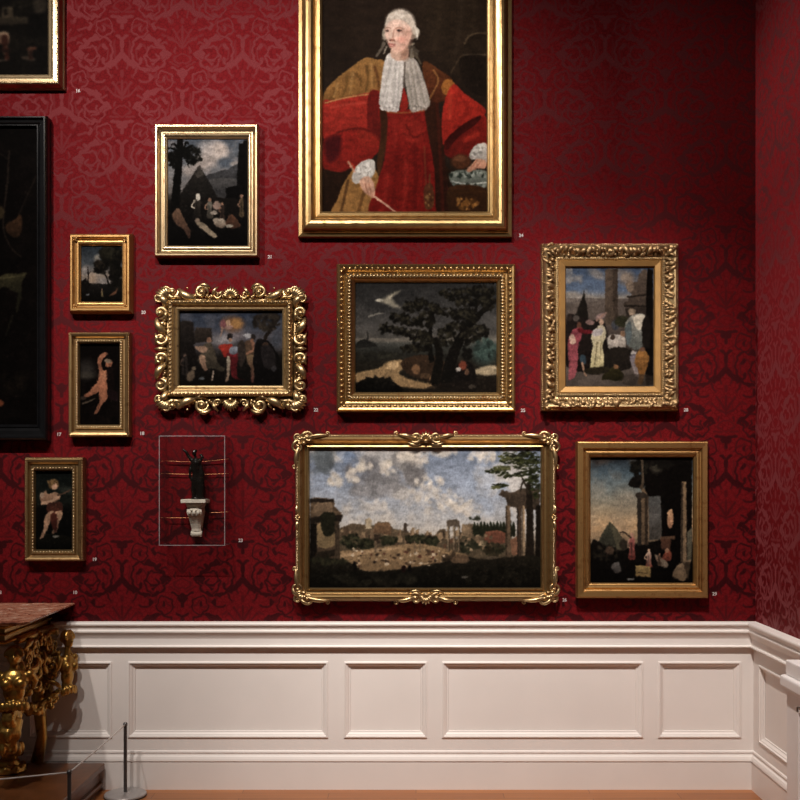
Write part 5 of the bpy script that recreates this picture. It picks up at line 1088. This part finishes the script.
bm = bmesh.new(); scroll(bm, lambda a, b, h: at(45+a, 680+b, .20+h*.005)-O, (6, -14), 6, PI*.2, -1.2, 1.2, 1); scroll(bm, lambda a, b, h: at(45+a, 680+b, .26+h*.005)-O, (-6, -8), 5, PI*.9, 1.3, 1.1, 1)
leaf(bm, lambda a, b, h: at(45+a, 680+b, .24+h*.005)-O, (-14, -20), (2, -6), 4, 0, 3, .4); leaf(bm, lambda a, b, h: at(45+a, 680+b, .18+h*.005)-O, (14, -26), (4, -4), 4, 0, 3, -.4)
leaf(bm, lambda a, b, h: at(45+a, 680+b, .2+h*.005)-O, (16, 8), (-2, 2), 4, 0, 3, .3); obj('scrollwork', bm, G_table, tb, smooth=True)
bm = bmesh.new(); tube(bm, [L3(-1.90,-.12,.80), L3(-1.90,-.10,.5), at(60,690,.12)-O], [.02,.026,.014], 8); obj('carved_bracket', bm, G_table, tb, smooth=True); bm = bmesh.new(); tube(bm, [at(18,708,.40)-O, L3(xA-.02,-.54,.52)], [.016,.03], 8)
obj('carved_bracket', bm, G_table, tb, smooth=True)
for x in (-3.08, -1.95):
    bm = bmesh.new(); tube(bm, [L3(x,-.09,.85), L3(x,-.1,.5), L3(x+.03,-.13,.3), L3(x,-.12,.168)], [.03,.035,.026,.032], 10)
    obj('rear_support', bm, G_table, tb, smooth=True)
# ---------------------------------------------------------------- low barrier
STEEL = plain('grey_painted_steel', (.105,.098,.098,1), .38, .5, .5, var=.1); BASE = plain('grey_base_plate', (.40,.37,.36,1), .36, .3, .5, var=.06); CORD = plain('pale_cord', (.62,.58,.55,1), .5)
def barrier(loc, label):
    r = tag(empty('barrier_post', loc), label, 'barrier post', 'low barrier posts')
    bm = bmesh.new(); lathe(bm, [(.100,0),(.106,.003),(.106,.012),(.102,.016),(.03,.018),(.016,.022)], seg=48); obj('base', bm, BASE, r)
    bm = bmesh.new(); lathe(bm, [(.106,0),(.1075,.0005),(.1075,.006),(.106,.0065)], seg=48); obj('rubber_ring', bm, plain('black_rubber', (.012,.012,.012,1), .6), r)
    bm = bmesh.new(); lathe(bm, [(.0088,.018),(.0088,.360)], seg=16); obj('pole', bm, STEEL, r)
    bm = bmesh.new(); lathe(bm, [(.0088,.360),(.011,.362),(.011,.373),(.007,.378)], seg=16); obj('cap', bm, STEEL, r)
    return r
b1 = barrier((-1.490, -.140, 0), 'low grey barrier post with disc base against the white dado')
b2 = copy_tree(b1); b2.location = (-1.483, -1.01, 0); b2['label'] = 'low grey barrier post whose top stands in front of the platform end'
b3 = copy_tree(b1); b3.location = (-3.75, -1.01, 0); b3['label'] = 'low grey barrier post before the far end of the platform'
bm = bmesh.new(); h = .367
pts = [(-1.490, -.140, h)]+[(-1.490+.007*t, -.140-.87*t, h-.004*math.sin(PI*t)) for t in (.2,.4,.6,.8)]+[(-1.483, -1.01, h)]
tube(bm, pts, .0036, 8)
tube(bm, [(-1.483-2.267*t, -1.01, h-.075*math.sin(PI*t)) for t in np.linspace(0, 1, 20)], .0036, 8)
tag(obj('barrier_cord', bm, CORD, smooth=True), 'thin pale cord strung between the low barrier posts', 'cord')
# ---------------------------------------------------------------- light
def spot(x, y, z, tx, ty, tz, power, ang, blend=.6, size=.04, col=(1,.92,.85)):
    l = bpy.data.lights.new('gallery_spot', 'SPOT'); l.energy = power; l.spot_size = math.radians(ang); l.spot_blend = blend; l.shadow_soft_size = size; l.color = col
    o = bpy.data.objects.new('gallery_spot', l); COL.objects.link(o); o.location = (x, y, z)
    o.rotation_euler = (Vector((tx, ty, tz))-Vector((x, y, z))).to_track_quat('-Z', 'Y').to_euler()
for a in LIGHTS: spot(*a[0], **a[1])
w = bpy.data.worlds.new('gallery_air'); scene.world = w; w.use_nodes = True; nt = w.node_tree; bg = nt.nodes['Background']
tc = N(nt, 'ShaderNodeTexCoord'); sx = N(nt, 'ShaderNodeSeparateXYZ'); nt.links.new(tc.outputs['Generated'], sx.inputs[0])
r = ramp(nt, sx.outputs['Z'], [(.0, WLO), (.55, WMID), (1.0, WHI)]); nt.links.new(r.outputs[0], bg.inputs[0]); bg.inputs[1].default_value = WSTR
# ---------------------------------------------------------------- camera
cam = bpy.data.cameras.new('camera'); co = bpy.data.objects.new('camera', cam); COL.objects.link(co)
cam.sensor_width = 36; cam.lens = FPX/800*36; cam.shift_x = -(PX-400)/800; cam.shift_y = (PY-400)/800
co.location = (0, -D, EYE); co.rotation_euler = (PI/2, 0, 0); scene.camera = co
vs = scene.view_settings; vs.view_transform = 'Standard'; vs.look = 'None'; vs.gamma = 1; vs.exposure = EXPO
try: vs.use_curve_mapping = False
except Exception: pass
